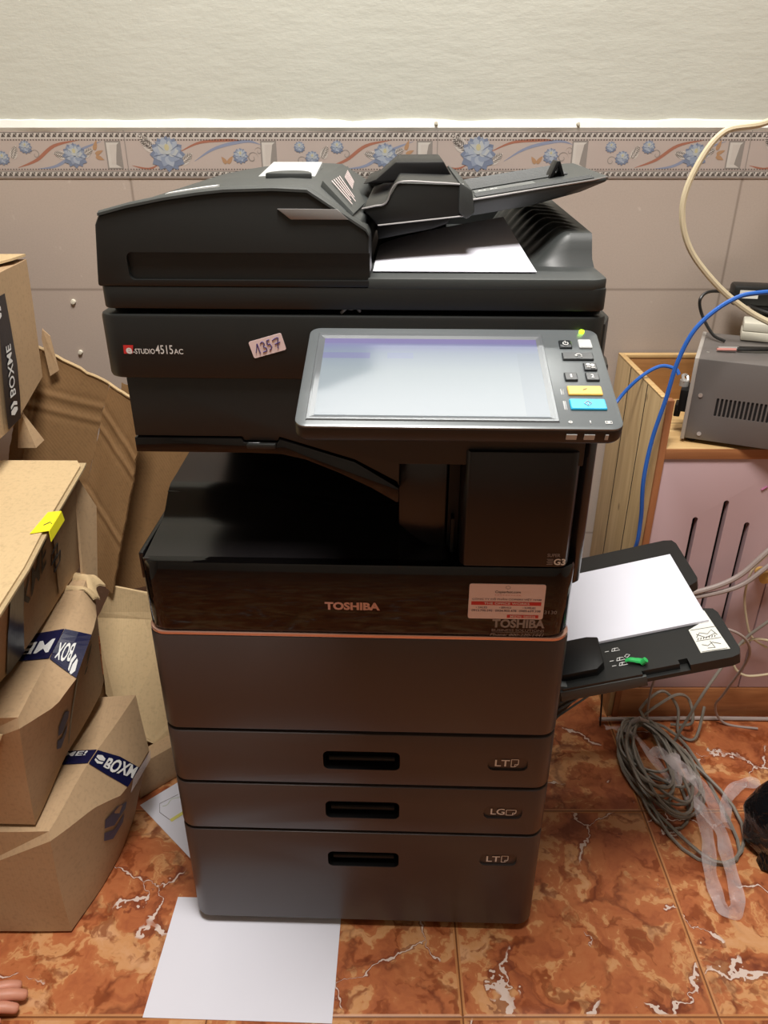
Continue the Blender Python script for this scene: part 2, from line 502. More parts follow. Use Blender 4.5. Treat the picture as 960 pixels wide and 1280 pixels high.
def ribbon(pts, w, m, L):
    c = cat([(x, 0, z) for x, z in pts], 6); brd.use(m); n = len(c)
    for i in range(n-1):
        d = (c[min(i+1, n-1)]-c[max(i-1, 0)]); nn = V((-d.z, 0, d.x)).normalized()
        d2 = (c[min(i+2, n-1)]-c[i]); n2 = V((-d2.z, 0, d2.x)).normalized() if d2.length > 1e-6 else nn
        w0 = w*math.sin(PI*min(max(i/(n-1), .04), .96)); w1 = w*math.sin(PI*min(max((i+1)/(n-1), .04), .96))
        q = [c[i]-nn*w0, c[i+1]-n2*w1, c[i+1]+n2*w1, c[i]+nn*w0]
        brd.poly([(p.x, 1.6975-.00012*L, p.z) for p in q])
def flower(cx, cz, r, big=True):
    for i in range(9): petal(cx, cz-.1*r, r*1.05, r*.42, -.45+i*(PI+.9)/8, 'b_p1', 6)
    for i in range(3): petal(cx, cz+.1*r, r*1.12, r*.45, -PI/2-.5+i*.5, 'b_p1', 6)
    for i in range(8): petal(cx, cz, r*.92, r*.30, -.2+i*(PI+.4)/7, 'b_p2' if i % 2 else 'b_p3', 8)
    for i in range(6): petal(cx, cz+.02*r, r*.70, r*.26, .2+i*(PI-.4)/5, 'b_p3' if i % 2 else 'b_p4', 10)
    for i in range(4): petal(cx, cz-.05*r, r*.72, r*.30, -PI+.35+i*.8, 'b_p2' if i % 2 else 'b_p3', 9)
    ell(cx, cz+.25*r, r*.28, r*.3, 0, 'b_p4', 12); ell(cx, cz+.33*r, r*.14, r*.18, 0, 'b_yel', 13)
    for i in range(5): ribbon([(cx+r*.2*math.cos(a), cz+r*.2*math.sin(a)), (cx+r*.9*math.cos(a), cz+r*.9*math.sin(a))], r*.018, 'b_p1', 13) if (a := -.3+i*.9) is not None else 0
def leaf(cx, cz, l, rot, big=1):
    petal(cx, cz, l, l*.26, rot, 'b_white', 3)
    for i in range(7):
        t = .12+.12*i
        x = cx+l*t*math.cos(rot); z = cz+l*t*math.sin(rot)
        petal(x, z, l*.26*math.sin(PI*min(t+.1, .95))+.002, l*.024, rot+.75, 'b_dark', 4)
        petal(x, z, l*.26*math.sin(PI*min(t+.1, .95))+.002, l*.024, rot-.75, 'b_dark', 4)
def scroll(cx, cz, r, m='b_grey', s=1):
    pts = [(cx+s*r*(1-t/14)*math.cos(t*.62), cz+r*(1-t/14)*math.sin(t*.62)) for t in range(13)]
    ribbon(pts, r*.09, m, 3)
zc = (ZB0+ZB1)/2
P = .6225
for k in range(-3, 4):
    x0 = -.516+k*P
    if x0 < -1.85 or x0+P > 2.28: continue
    flower(x0+.082, zc+.002, .034)
    leaf(x0+.06, zc+.004, .045, 2.35); leaf(x0+.062, zc+.012, .036, 2.75); leaf(x0+.105, zc-.018, .034, .65)
    ribbon([(x0+.008, zc-.02), (x0+.04, zc-.026), (x0+.062, zc-.018)], .002, 'b_rust', 2)
    ribbon([(x0+.105, zc+.004), (x0+.15, zc+.022), (x0+.21, zc+.026), (x0+.23, zc+.025)], .0026, 'b_rust', 2)
    ribbon([(x0+.135, zc-.012), (x0+.18, zc+.012), (x0+.24, zc+.024), (x0+.27, zc+.018)], .003, 'b_blue', 2)
    flower(x0+.228, zc-.002, .015); 
    petal(x0+.2, zc-.018, .02, .004, .9, 'b_orange', 3); petal(x0+.2, zc-.018, .018, .004, 2.2, 'b_orange', 3)
    scroll(x0+.252, zc-.006, .012); scroll(x0+.265, zc+.006, .008, s=-1)
    # second half
    flower(x0+.347, zc+.014, .011); flower(x0+.372, zc-.006, .014); flower(x0+.422, zc+.014, .013)
    leaf(x0+.39, zc-.01, .03, 1.1); scroll(x0+.35, zc-.012, .01); scroll(x0+.44, zc, .01, s=-1)
    ribbon([(x0+.4, zc-.024), (x0+.44, zc-.01), (x0+.48, zc+.016), (x0+.53, zc+.026)], .0032, 'b_rust', 2)
    ribbon([(x0+.44, zc-.026), (x0+.48, zc-.02), (x0+.53, zc+.008), (x0+.575, zc+.024)], .003, 'b_blue', 2)
    flower(x0+.518, zc-.001, .024); leaf(x0+.505, zc-.004, .03, 2.9); leaf(x0+.53, zc-.004, .03, .5)
    petal(x0+.558, zc+.006, .022, .004, 1.2, 'b_orange', 3); petal(x0+.558, zc-.002, .02, .004, -.4, 'b_orange', 3); petal(x0+.558, zc, .02, .0035, .4, 'b_orange', 3)
    for rx in (x0+.285, x0+.597):
        P2([(rx-.016, zc-.027), (rx+.016, zc-.027), (rx+.016, zc+.025), (rx-.016, zc+.025)], 'b_grey', 1)
        P2([(rx-.013, zc-.024), (rx+.013, zc-.024), (rx+.013, zc+.022), (rx-.013, zc+.022)], 'b_lite', 2)
        P2([(rx-.007, zc-.018), (rx+.002, zc-.018), (rx+.004, zc-.004), (rx+.008, zc+.018), (rx-.007, zc+.018)], 'b_white', 3)
        P2([(rx+.002, zc-.018), (rx+.013, zc-.024), (rx+.013, zc+.022), (rx+.008, zc+.018), (rx+.004, zc-.004)], 'b_grey', 3)
x = -1.88
while x < 2.27:
    for zz, s in ((ZB1-.0085, 1), (ZB0+.0075, 1)):
        P2([(x, zz-.0035*s), (x+.009, zz-.0035*s), (x+.0045, zz+.004*s)], 'b_dark', 2)
        P2([(x+.0105, zz+.0038), (x+.006, zz+.0038), (x+.00825, zz-.001)], 'b_dark', 2)
    for zz in (ZB1-.017, ZB0+.0165):
        for q in (0, .0055): P2([(x+q, zz-.001), (x+q+.003, zz-.001), (x+q+.003, zz+.001), (x+q, zz+.001)], 'b_dark', 2)
    x += .0113
for zz in (ZB1-.0035, ZB1-.0135, ZB0+.0025, ZB0+.013):
    P2([(-1.9, zz-.0006), (2.3, zz-.0006), (2.3, zz+.0006), (-1.9, zz+.0006)], 'b_dark', 1)
for zz in (ZB1-.0095, ZB0+.0078):
    P2([(-1.9, zz-.0055), (2.3, zz-.0055), (2.3, zz+.0055), (-1.9, zz+.0055)], 'b_white', 1)
for k in range(-2, 5):
    xx = -.516+k*P; P2([(xx-.0007, ZB0), (xx+.0007, ZB0), (xx+.0007, ZB1), (xx-.0007, ZB1)], 'b_grey', 15)
struct('trim_2', brd, smooth=0, fix=False)

# wall plugs and screws
def wall_plug(x, z, label, r=.006, d=.008):
    b = MB(); b.cyl((x, 1.7+.006-d-.004, z), r*.75, d, 'Y', 14, r)
    b.cyl((x, 1.7+.006-d-.0045, z), r*.35, .003, 'Y', 10)
    tag(b.build('wall_plug', 'anchor'), label, 'wall plug', 'wall plugs in the tiled wall')
wall_plug(-.6777, .8962, 'white plastic wall plug under the tile joint, upper one beside the boxes')
wall_plug(-.6823, .7843, 'white wall plug on the tiles above the brown folded carton', .0055)
wall_plug(.1026, 1.244, 'white plug on the putty line above the feeder block', .004, .012)
wall_plug(.3822, 1.243, 'white plug on the putty line above the raised document tray', .004, .012)

# ------------------------------------------------------------------ photocopier
YAW = math.radians(-1.75)
PC = empty('photocopier', (-.036, .856, 0), YAW)
tag(PC, 'tall black and charcoal multifunction photocopier with tilted touch screen', 'photocopier')

def plan(x0, x1, y0, y1, r):     # plan outline with round front corners
    out = []
    for cx, a in ((x0+r, PI), (x1-r, 1.5*PI)):
        for i in range(9):
            t = a+.5*PI*i/8; out.append((cx+r*math.cos(t), y0+r+r*math.sin(t)))
    return out+[(x1, y1), (x0, y1)]
def shell(name, m, x0, x1, y0, y1, z0, z1, r=.026, bv=.003, parent=PC):
    b = MB(); b.prism(plan(x0, x1, y0, y1, r), lambda u, v, w: (u, v, w), z0, z1)
    return b.build(name, m, parent, bevel=bv)

# main body behind the fronts
b = MB(); b.box(-.284, .284, .05, .585, .03, .73); b.build('body', 'blackg', PC, bevel=.004)
for sx in (-.24, .24):
    for y in (.1, .52):
        b = MB(); b.cyl((sx-.012, y, .022), .022, .024, 'X', 18); b.box(sx-.014, sx+.014, y-.015, y+.015, .022, .034); b.build('caster', 'rubber', PC)

def drawer(z0, z1, wide, hz0, hz1, lz0, lz1, txt, pg):
    d = shell('drawer', 'brown', -.293, .291, 0, .06, z0, z1)
    hx0, hx1 = -.056, .060
    fz = lambda u, v, w: (u, w, v)
    cut(d, [lambda q: q.prism(rrect(hx0, hx1, hz0, hz1, .009, 4), fz, -.01, .03),
            lambda q: q.prism(rrect(.192, .252, lz0, lz1, .0095, 4), fz, -.01, .0035)])
    b = MB(); b.use('deep')
    # finger recess lining with a curled grip
    o = rrect(hx0+.0003, hx1-.0003, hz0+.0003, hz1-.0003, .0085, 4)
    b.loft([[(u, .0008, v) for u, v in o], [(u, .0285, v) for u, v in o]], cap=False)
    b.poly([(u, .0285, v) for u, v in o])
    b.tube([(hx0+.008, .012, hz0+.013), (hx1-.008, .012, hz0+.013)], .0045, 10)
    b.build('handle_recess', None, d)
    b = MB(); f = lambda u, v: (u, .0022, v)
    put_text(b, txt, 'white', f, .203, .203+.011*len(txt), lz0+.0065, lz0+.0195, .012)
    # page icon
    b.use('white'); x0 = .2275; z = lz0+.006; w, h = (.0105, .0145) if pg != 'L' else (.015, .011)
    th = .0011
    def seg(a, c):
        a = V(a); c = V(c); dd = (c-a).normalized(); n = V((-dd.y, dd.x))*th*.5
        b.poly([(p.x, .0022, p.y) for p in (a-n, c-n, c+n, a+n)])
    k = .005
    for a, c in (((x0, z), (x0, z+h)), ((x0, z+h), (x0+w, z+h)), ((x0+w, z+h), (x0+w, z+k)), ((x0+w, z+k), (x0+w-k, z)), ((x0+w-k, z), (x0, z)), ((x0+w-k, z), (x0+w-k, z+k)), ((x0+w-k, z+k), (x0+w, z+k))): seg(a, c)
    b.build('size_mark', None, d, smooth=0, fix=False)
    return d
drawer(.0195, .236, 0, .157, .192, .168, .195, 'LT', 'P')
drawer(.241, .339, 0, .27, .307, .277, .303, 'LG', 'L')
drawer(.344, .446, 0, .375, .412, .38, .406, 'LT', 'P')
cover = shell('front_cover', 'brown', -.293, .291, 0, .06, .451, .6215)
shell('trim_strip', 'copper', -.2925, .2905, .0002, .06, .6215, .6275, bv=.0012)['label'] = 'thin copper coloured strip'
band = shell('gloss_band', 'gloss', -.2915, .2885, .0, .08, .6275, .739, r=.03, bv=.006)
band['label'] = 'gloss black band'
b = MB()
put_text(b, 'TOSHIBA', 'pinkprint', lambda u, v: (u, -.0006, v), -.0435, .0305, .668, .6805, .045)
b.build('lettering', None, band, smooth=0, fix=False)
# right side catches
b = MB(); b.box(.284, .299, .05, .09, .35, .415); b.build('side_catch', 'black', PC, bevel=.005)
b = MB(); b.box(.284, .296, .06, .5, .44, .46); b.box(.284, .294, .1, .5, .06, .32); b.build('side_cover', 'blackg', PC, bevel=.003)

# grey print under the sticker
b = MB(); f = lambda u, v: (u, -.0005, v)
put_text(b, 'TOSHIBA', 'greyprint', f, .182, .2525, .6435, .6575, .04)
put_text(b, 'BUSINESS SOLUTIONS', 'greyprint', f, .182, .2525, .6375, .6415, 0)
b.use('greyprint'); b.poly([f(.182, .6359), f(.2525, .6359), f(.2525, .6364), f(.182, .6364)])
put_text(b, 'Phone: 800-220-1441', 'greyprint', f, .180, .2525, .630, .6345, .008, .25)
put_text(b, '3130', 'greyprint', f, .25, .2665, .667, .6725, 0)
b.build('dealer_print', None, band, smooth=0, fix=False)
# business sticker
b = MB(); b.use('label')
b.prism(rrect(.1485, .2485, .6585, .7135, .003, 3), lambda u, v, w: (u, w, v), -.0012, -.0001)
st = b.build('dealer_sticker', None, PC); st['label'] = 'pale pink paper sticker with red bar'
b = MB(); g = lambda u, v: (u, -.0015, v)
b.use('red'); b.poly([g(.152, .6805), g(.2445, .6805), g(.2445, .6862), g(.152, .6862)])
b.poly([g(.2005, .6605), g(.2425, .6605), g(.2425, .6655), g(.2005, .6655)])
g2 = lambda u, v: (u, -.0017, v)
for i in range(6):
    a = i*PI/3; b.use('greyprint'); c = (.199, .7085)
    b.poly([g(c[0]+.0035*math.cos(a), c[1]+.0028*math.sin(a)), g(c[0]+.0035*math.cos(a+.8), c[1]+.0028*math.sin(a+.8)), g(c[0]+.0026*math.cos(a+.8), c[1]+.002*math.sin(a+.8)), g(c[0]+.0026*math.cos(a), c[1]+.002*math.sin(a))])
put_text(b, 'Copierhot.com', 'darkprint', g, .1825, .216, .6985, .7035, .012)
put_text(b, '- - - - - - - - - -', 'red', g, .1825, .216, .6963, .697, .01)
put_text(b, 'C\u00d4NG TY C\u1ed4 PH\u1ea6N COPIERS VI\u1ec6T NAM', 'navyprint', g, .153, .244, .688, .6925, .006)
put_text(b, 'THE OFFICE WORKS', 'white', g2, .169, .229, .6818, .6852, .015)
for i, w in enumerate(('\u2022 SALES', '\u2022 SERVICE', '\u2022 SUPPLIES')):
    put_text(b, w, 'navyprint', g, .1585+.031*i, .1735+.032*i, .6752, .6782, .004)
for i, w in enumerate(('0913.790.595', '0934.903.478', '0989.639.338')):
    put_text(b, w, 'navyprint', g, .153+.0315*i, .1805+.032*i, .670, .6735, .006)
put_text(b, 'MSDN: 560326', 'white', g2, .205, .2385, .6612, .6648, .01)
b.build('sticker_print', None, st, smooth=0, fix=False)

# ---- output tray: floor of the cavity
def tray_z(x, y):
    def sm(a, b, t): t = min(max((t-a)/(b-a), 0), 1); return t*t*(3-2*t)
    side = sm(-.08, -.2, -(-x) if False else x) if False else 1-sm(-.24, .02, x)
    z = .7385+.008*sm(.0, .1, y)+.032*sm(.095, .16, y)*(.25+.75*side)
    z += .004*sm(.16, .3, y)
    r = math.hypot((x+.02)/.14, (y-.22)/.085)       # pick-up hollow
    z -= .018*max(0, 1-r*r)
    return z
b = MB(); nu, nv = 46, 44
def tf(u, v):
    x = -.2825+(.12+.2825)*u; y = .008+.44*v
    return (x, y, tray_z(x, y))
G = b.grid(tf, nu, nv)
b.box(-.2825, .12, .45, .46, .72, .79)
# skirt
edge = [g for g in [G[i][0] for i in range(nu+1)]]
for a, c in zip(edge, edge[1:]): b.face([a, c, b.v((c.co.x, c.co.y, .72)), b.v((a.co.x, a.co.y, .72))])
edge = [G[0][j] for j in range(nv+1)]
for a, c in zip(edge, edge[1:]): b.face([c, a, b.v((a.co.x, a.co.y, .72)), b.v((c.co.x, c.co.y, .72))])
tr = b.build('output_tray', 'satin', PC, fix=False); tr['label'] = 'black paper output tray inside the body'
b = MB(); b.tube([(-.283+.0, .142, .7725), (-.18, .144, .765), (-.1, .146, .758)], .0012, 6); b.build('tray_ridge', 'blackg', tr)
# left rim
b = MB(); b.hexa([(-.293, .02, .70), (-.2835, .02, .70), (-.2835, .46, .70), (-.293, .46, .70), (-.2915, .016, .7425), (-.2845, .016, .7425), (-.2845, .46, .742), (-.2915, .46, .742)])
b.build('tray_rim', 'satin', PC, bevel=.002)
# cavity back, left pillar and inner boxes
b = MB(); b.box(-.26, .14, .44, .585, .72, .9); b.build('cavity_back', 'deep', PC)
# inner cover right of the tray (curved bottom)
b = MB()
out = [(.054, .878), (.054, .775)]
for i in range(7):
    t = i/6; out.append((.054+.06*t, .775-.035*math.sin(t*PI/2)))
out += [(.1165, .74), (.1165, .878)]
b.prism(out, lambda u, v, w: (u, w, v), .045, .2); b.build('inner_cover', 'satin', PC, bevel=.002)
b = MB(); b.box(.119, .133, .05, .2, .735, .89); b.box(.123, .127, .035, .05, .74, .79); b.build('door_gap', 'deep', PC)
# front door (right column)
b = MB()
pl = [(.134, .2), (.134, .008), (.14, .0)]
pl += [(.262, .0), (.27, .003), (.275, .011), (.277, .02), (.277, .2)]
b.prism(pl, lambda u, v, w: (u, v, w), .7395, .9)
door = b.build('front_door', 'doorsat', PC, bevel=.002); door['label'] = 'gloss black right hand door'
b = MB(); f = lambda u, v: (u, -.0006, v)
put_text(b, 'SUPER', 'greyprint', f, .2455, .262, .7555, .7605, .01)
put_text(b, 'G3', 'white', f, .2545, .2695, .7435, .753, .03)
b.use('greyprint')
for i in range(5): b.poly([f(.2455+.0012*(i % 2), .744+.0019*i), f(.2535, .744+.0019*i), f(.2535, .7449+.0019*i), f(.2455+.0012*(i % 2), .7449+.0019*i)])
b.build('lettering', None, door, smooth=0, fix=False)
b = MB(); b.prism([(.278, .03), (.288, .022), (.298, .03), (.303, .06), (.303, .585), (.278, .585)], lambda u, v, w: (u, v, w), .70, 1.0)
b.build('side_column', 'satin', PC, bevel=.003)
b = MB(); b.box(.13, .3, .2, .585, .7, .91); b.build('engine_housing', 'black', PC)

# ---- scanner section
b = MB()
b.prism(plan(-.287, .284, .0, .12, .022), lambda u, v, w: (u, v, w), .987, 1.061)
sb = b.build('scanner_front', 'black', PC, bevel=.004)
b = MB(); b.box(-.262, .286, .1, .575, .91, 1.061); b.prism([(.27, .012), (.284, .012), (.296, .05), (.296, .575), (.27, .575)], lambda u, v, w: (u, v, w), .93, 1.052)
b.build('scanner_body', 'black', PC, bevel=.003)
b = MB(); b.box(-.275, .28, .03, .56, 1.06, 1.0655); b.build('glass_frame', 'deep', PC)
b = MB(); b.tube(cat([(-.012, .008, 1.0625), (-.006, .006, 1.068), (0, .008, 1.067), (.004, .006, 1.07), (.009, .009, 1.064)], 4), .0018, 6)
b.build('hinge_clip', 'silver', PC)
# lower plate, stops at the curved lip
b = MB()
out = [(-.266, .987), (-.266, .9135), (-.136, .9135), (-.1335, .9085), (-.0925, .9085), (-.0905, .9135), (.0, .885), (.052, .856), (.0545, .85), (.0545, .88), (.2775, .88), (.2775, .987)]
b.prism(out, lambda u, v, w: (u, w, v), .006, .12); b.build('scanner_apron', 'black', PC, bevel=.0015)
b = MB()
out = [(-.267, .912), (-.267, .893), (-.13, .893), (-.09, .892), (-.06, .885), (-.02, .868), (.02, .848), (.052, .828), (.0545, .83), (.0545, .848), (.0, .883), (-.0905, .9115), (-.0925, .907), (-.1335, .907), (-.136, .912)]
b.prism(out, lambda u, v, w: (u, w, v), .004, .1); b.build('lower_lip', 'gloss', PC, bevel=.0015)['label'] = 'glossy curved lip over the output slot'
b = MB(); b.box(-.13, -.095, -.0005, .01, .9, .9065); b.build('grip_tab', 'black', PC, bevel=.0015)
b = MB(); b.box(-.255, .05, .1, .44, .892, .912); b.build('scanner_underside', 'deep', PC)
b = MB(); f = lambda u, v: (u, -.0007, v)
b.use('red'); b.poly([f(-.2615, 1.0165), f(-.2515, 1.0165), f(-.2495, 1.0265), f(-.261, 1.0265)])
put_text(b, 'e', 'white', lambda u, v: (u, -.001, v), -.2585, -.2515, 1.0165, 1.0235, .03)
put_text(b, '-STUDIO', 'white', f, -.2505, -.2255, 1.0165, 1.0225, .012)
put_text(b, '4515', 'white', f, -.2245, -.2045, 1.0165, 1.0268, .004)
put_text(b, 'AC', 'white', f, -.2035, -.193, 1.0165, 1.0225, .01)
b.build('lettering', None, sb, smooth=0, fix=False)
# handwritten price tag 1357
a = math.radians(16); c0 = V((-.096, 1.027))
def pt(u, v, d=-.0012): return (c0.x+u*math.cos(a)-v*math.sin(a), d, c0.y+u*math.sin(a)+v*math.cos(a))
b = MB(); b.use('label')
b.loft([[pt(u, v, -.0001) for u, v in rrect(-.0195, .0195, -.0098, .0098, .002, 3)], [pt(u, v, -.001) for u, v in rrect(-.0195, .0195, -.0098, .0098, .002, 3)]])
hs = b.build('number_sticker', None, PC); hs['label'] = 'small pinkish handwritten sticker'
b = MB()
for st_ in ([(-.015, -.004), (-.012, .002), (-.0105, .005), (-.0105, -.006)],
            [(-.007, .0045), (-.004, .006), (-.0025, .003), (-.0045, .0005), (-.002, -.0015), (-.0025, -.005), (-.007, -.0055)],
            [(.0045, .006), (.0012, .0055), (.001, .001), (.0035, .0012), (.0042, -.003), (.001, -.0055)],
            [(.0075, .0045), (.0145, .006), (.0125, 0), (.011, -.006)], [(.009, -.0005), (.0155, .0005)]):
    b.tube([pt(p.x, p.y, -.0013) for p in cat([(u, v, 0) for u, v in st_], 5)], .0006, 5)
b.build('handwritten_number', 'pen', hs)

# ---- control panel (tilted)
ca, sa = .951, .309
def PN(u, v, h=0): return (u, -.003-v*ca-h*sa, 1.047-v*sa+h*ca)
b = MB()
o = rrect(-.046, .2705, -.003, .171, .012, 6)
b.loft([[PN(u*.985+.0015, v*.985+.001, -.019) for u, v in o], [PN(u, v, -.015) for u, v in o], [PN(u, v, -.002) for u, v in o]])
cp = b.build('control_panel', 'black', PC, bevel=.0012)
cp['label'] = 'tilted control panel with lit touch screen and keys'
b = MB()
o1 = rrect(-.0455, .270, -.0025, .1705, .0115, 6); o2 = rrect(-.0435, .268, -.0005, .1685, .0105, 6)
b.loft([[PN(u, v, -.0025) for u, v in o1], [PN(u, v, -.0003) for u, v in o1], [PN(u, v, .0006) for u, v in o2]])
b.build('panel_face', 'panel', cp)
b = MB()
S0 = (-.0275, .2015, .0205, .1545)
def ring(u0, u1, v0, v1, h): return [PN(u0, v0, h), PN(u1, v0, h), PN(u1, v1, h), PN(u0, v1, h)]
b.loft([ring(-.0355, .2095, .010, .1625, .0004), ring(-.0345, .2085, .011, .1615, .0022), ring(-.0325, .2055, .0155, .1590, .0022), ring(S0[0], S0[1], S0[2], S0[3], .0010)], cap=False)
b.build('screen_frame', 'bezel', cp, smooth=0)
b = MB(); 
def sg(u, v): return (0, 0, 0)
# display mesh lies in its own flat coordinates so that its picture follows it
w_, h_ = S0[1]-S0[0], S0[3]-S0[2]
b.box(0, w_, 0, h_, -.001, 0)
scr = b.build('touch_screen', 'screen', cp, smooth=0)
Pm = V(PN(S0[0], S0[3], .0014)); ex = V((1, 0, 0)); ey = (V(PN(0, 0))-V(PN(0, 1))).normalized(); ez = ex.cross(ey)
scr.matrix_local = Matrix(((ex.x, ey.x, ez.x, Pm.x), (ex.y, ey.y, ez.y, Pm.y), (ex.z, ey.z, ez.z, Pm.z), (0, 0, 0, 1)))
def key(name, u0, u1, v0, v1, m, h=.003, r=.0012):
    b = MB(); o = rrect(u0, u1, v0, v1, r, 3); o2 = rrect(u0+.0008, u1-.0008, v0+.0008, v1-.0008, r, 3)
    b.loft([[PN(u, v, .0004) for u, v in o], [PN(u, v, h-.0008) for u, v in o], [PN(u, v, h) for u, v in o2]])
    return b.build(name, m, cp)
def glyph(s, u0, u1, v0, v1, h=.0034, m='white', bold=.01):
    b = MB(); put_text(b, s, m, lambda u, v: PN(u, v, h), u0, u1, v1, v0, bold)
    o = b.build('key_symbol', None, cp, smooth=0, fix=False); return o
def strokes(lines, w=.0005, h=.0034, m='white'):
    b = MB()
    for L in lines: b.tube([PN(u, v, h) for u, v in L], w, 5)
    return b.build('key_symbol', m, cp)
key('key', .2255, .239, .0225, .0365, 'key'); key('key', .2465, .2605, .0205, .036, 'btnlit')
key('key', .226, .2585, .0455, .0585, 'key'); key('key', .2455, .259, .0645, .0775, 'key')
key('key', .2235, .2365, .082, .0955, 'key'); key('key', .245, .2585, .082, .0955, 'key')
key('key', .2235, .2575, .105, .1195, 'yellow')['label'] = 'yellow stop key'
key('key', .2225, .2578, .1265, .143, 'cyan')['label'] = 'bright blue start key'
key('indicator', .2165, .2195, .108, .118, 'btnlit', .0015); key('indicator', .2165, .2195, .1275, .1425, 'btnlit', .0015)
circ = lambda cu, cv, r, a0=0, a1=2*PI: [(cu+r*math.cos(a0+(a1-a0)*i/10), cv+r*math.sin(a0+(a1-a0)*i/10)) for i in range(11)]
strokes([circ(.2322, .0298, .0028, -1.1, 4.2), [(.2322, .0255), (.2322, .0295)]])
strokes([circ(.243, .0525, .003, 2.6, 6.5), [(.239, .0515), (.2405, .0535), (.242, .052)], [(.245, .0545), (.2465, .0545)]])
strokes([circ(.250, .0695, .0014), [(.248, .0735), (.252, .0735)], circ(.2545, .0705, .0014), [(.2525, .0745), (.2565, .0745)]], .0009)
glyph('1', .2292, .2308, .086, .0915); glyph('2', .2502, .2532, .086, .0915)
strokes([[(.2385, .1125), (.2425, .1105)]], .0004, .0034, 'greyprint')
strokes([[(.240, .1308), (.2435, .1345), (.240, .1385), (.2365, .1345), (.240, .1308)], [(.240, .133), (.240, .1365)]], .0004, .0034, 'btnlit')
strokes([[(.2172, .1615), (.2215, .1615)], circ(.2195, .1615, .0016), ], .0004, .001)
strokes([[(.2385, .1592), (.2385, .1625)], [(.2385, .1635), (.2385, .1638)]], .0005, .001)
strokes([[(.253, .1598), (.259, .1598), (.259, .1632), (.253, .1632), (.253, .1598)], circ(.256, .1615, .001)], .0005, .001)
b = MB(); b.cyl((0, 0, 0), .0028, .003, 'Z', 14)
led = b.build('indicator_lamp', 'led', cp); led.location = PN(.2535, .0045, .0); led.rotation_euler = (math.atan2(sa, ca), 0, 0); led['label'] = 'lit green lamp'
for u0, u1 in ((.2155, .2255), (.2325, .2425), (.2525, .2555)):
    b = MB(); o = [(u0, -.006), (u1, -.006), (u1, -.012), (u0, -.012)]
    b.loft([[V(PN(u, .1695, h)) for u, h in o], [V(PN(u, .1722, h)) for u, h in o]]); b.build('status_light', 'btnlit', cp)
b = MB(); b.box(.02, .2, -.02, .05, .99, 1.03); b.build('panel_arm', 'black', PC, bevel=.004)

# ---- document feeder lid
b = MB(); b.prism(plan(-.2785, .2795, .002, .5, .012), lambda u, v, w: (u, v, w), 1.067, 1.0915)
b.build('lid_base', 'black', PC, bevel=.002)
prof = [(-.280, 1.091), (-.278, 1.11), (-.2725, 1.155), (-.267, 1.1655), (-.235, 1.1735), (-.195, 1.181), (-.16, 1.186), (-.131, 1.189), (-.08, 1.1905), (-.044, 1.189), (.017, 1.151), (.0205, 1.145), (.0205, 1.091)]
def top_z(x):
    for (a, za), (c, zc_) in zip(prof[2:-2], prof[3:-1]):
        if a <= x <= c: return za+(zc_-za)*(x-a)/(c-a)
    return 1.15
b = MB(); b.prism(prof, lambda u, v, w: (u, w, v), .0015, .05); ff = b.build('feeder_front', 'black', PC, bevel=.003)
cut(ff, [lambda q: q.prism(rrect(-.243, .03, 1.0985, 1.1275, .006, 4, (1, 0, 0, 1)), lambda u, v, w: (u, w, v), -.01, .0075)])
# grey rounded frame over the front arch
b = MB()
arch = [(u, v) for u, v in prof[3:-1]]
rings = []
for (u, v) in arch:
    rings.append([(u, -.0002, v-.0012), (u, .0, v+.0015), (u, .006, v+.0035), (u, .016, v+.0035), (u, .016, v-.001)])
b.loft(rings); b.build('feeder_rim', 'blackg', PC)
# top cover
cov = [(-.262, 1.1), (-.262, 1.1665)]+[(u, v+.0012) for u, v in prof[4:10]]+[(.012, 1.158), (.012, 1.1)]
b = MB(); b.prism(cov, lambda u, v, w: (u, w, v), .021, .47); tc = b.build('feeder_cover', 'blackg', PC, bevel=.003)
# narrow white strip and latch window on the cover
b = MB()
def strip(x0, x1, y0, y1, w, m, up=.0022, sk=0):
    b.use(m); n = 8
    top = []; 
    for i in range(n+1):
        x = x0+(x1-x0)*i/n; y = y0+(y1-y0)*i/n
        top.append(((x, y, top_z(x)+.0012+up), (x+sk, y+w, top_z(x)+.0012+up)))
    R = [[t[0], t[1], (t[1][0], t[1][1], t[1][2]-.002), (t[0][0], t[0][1], t[0][2]-.002)] for t in top]
    b.loft(R)
strip(-.205, -.148, .045, .045, .016, 'white')
b.build('cover_strip', None, tc)['label'] = 'narrow white strip'
b = MB()
b.hexa([(-.128, .17, 1.1885), (-.055, .155, 1.1885), (-.064, .36, 1.1885), (-.138, .36, 1.1885), (-.128, .185, 1.190), (-.055, .17, 1.190), (-.064, .36, 1.1985), (-.135, .36, 1.1985)])
b.build('cover_window', 'btnlit', tc, bevel=.001)['label'] = 'pale window of the top latch'
b = MB()
o = [(-.112+.028*math.cos(t)+.028, .15+.05*math.sin(t)) for t in [PI*i/10 for i in range(11)]]
b.loft([[(u, v, 1.188) for u, v in o], [(u, v, 1.197) for u, v in o]]); b.build('latch', 'blackg', tc, bevel=.002)
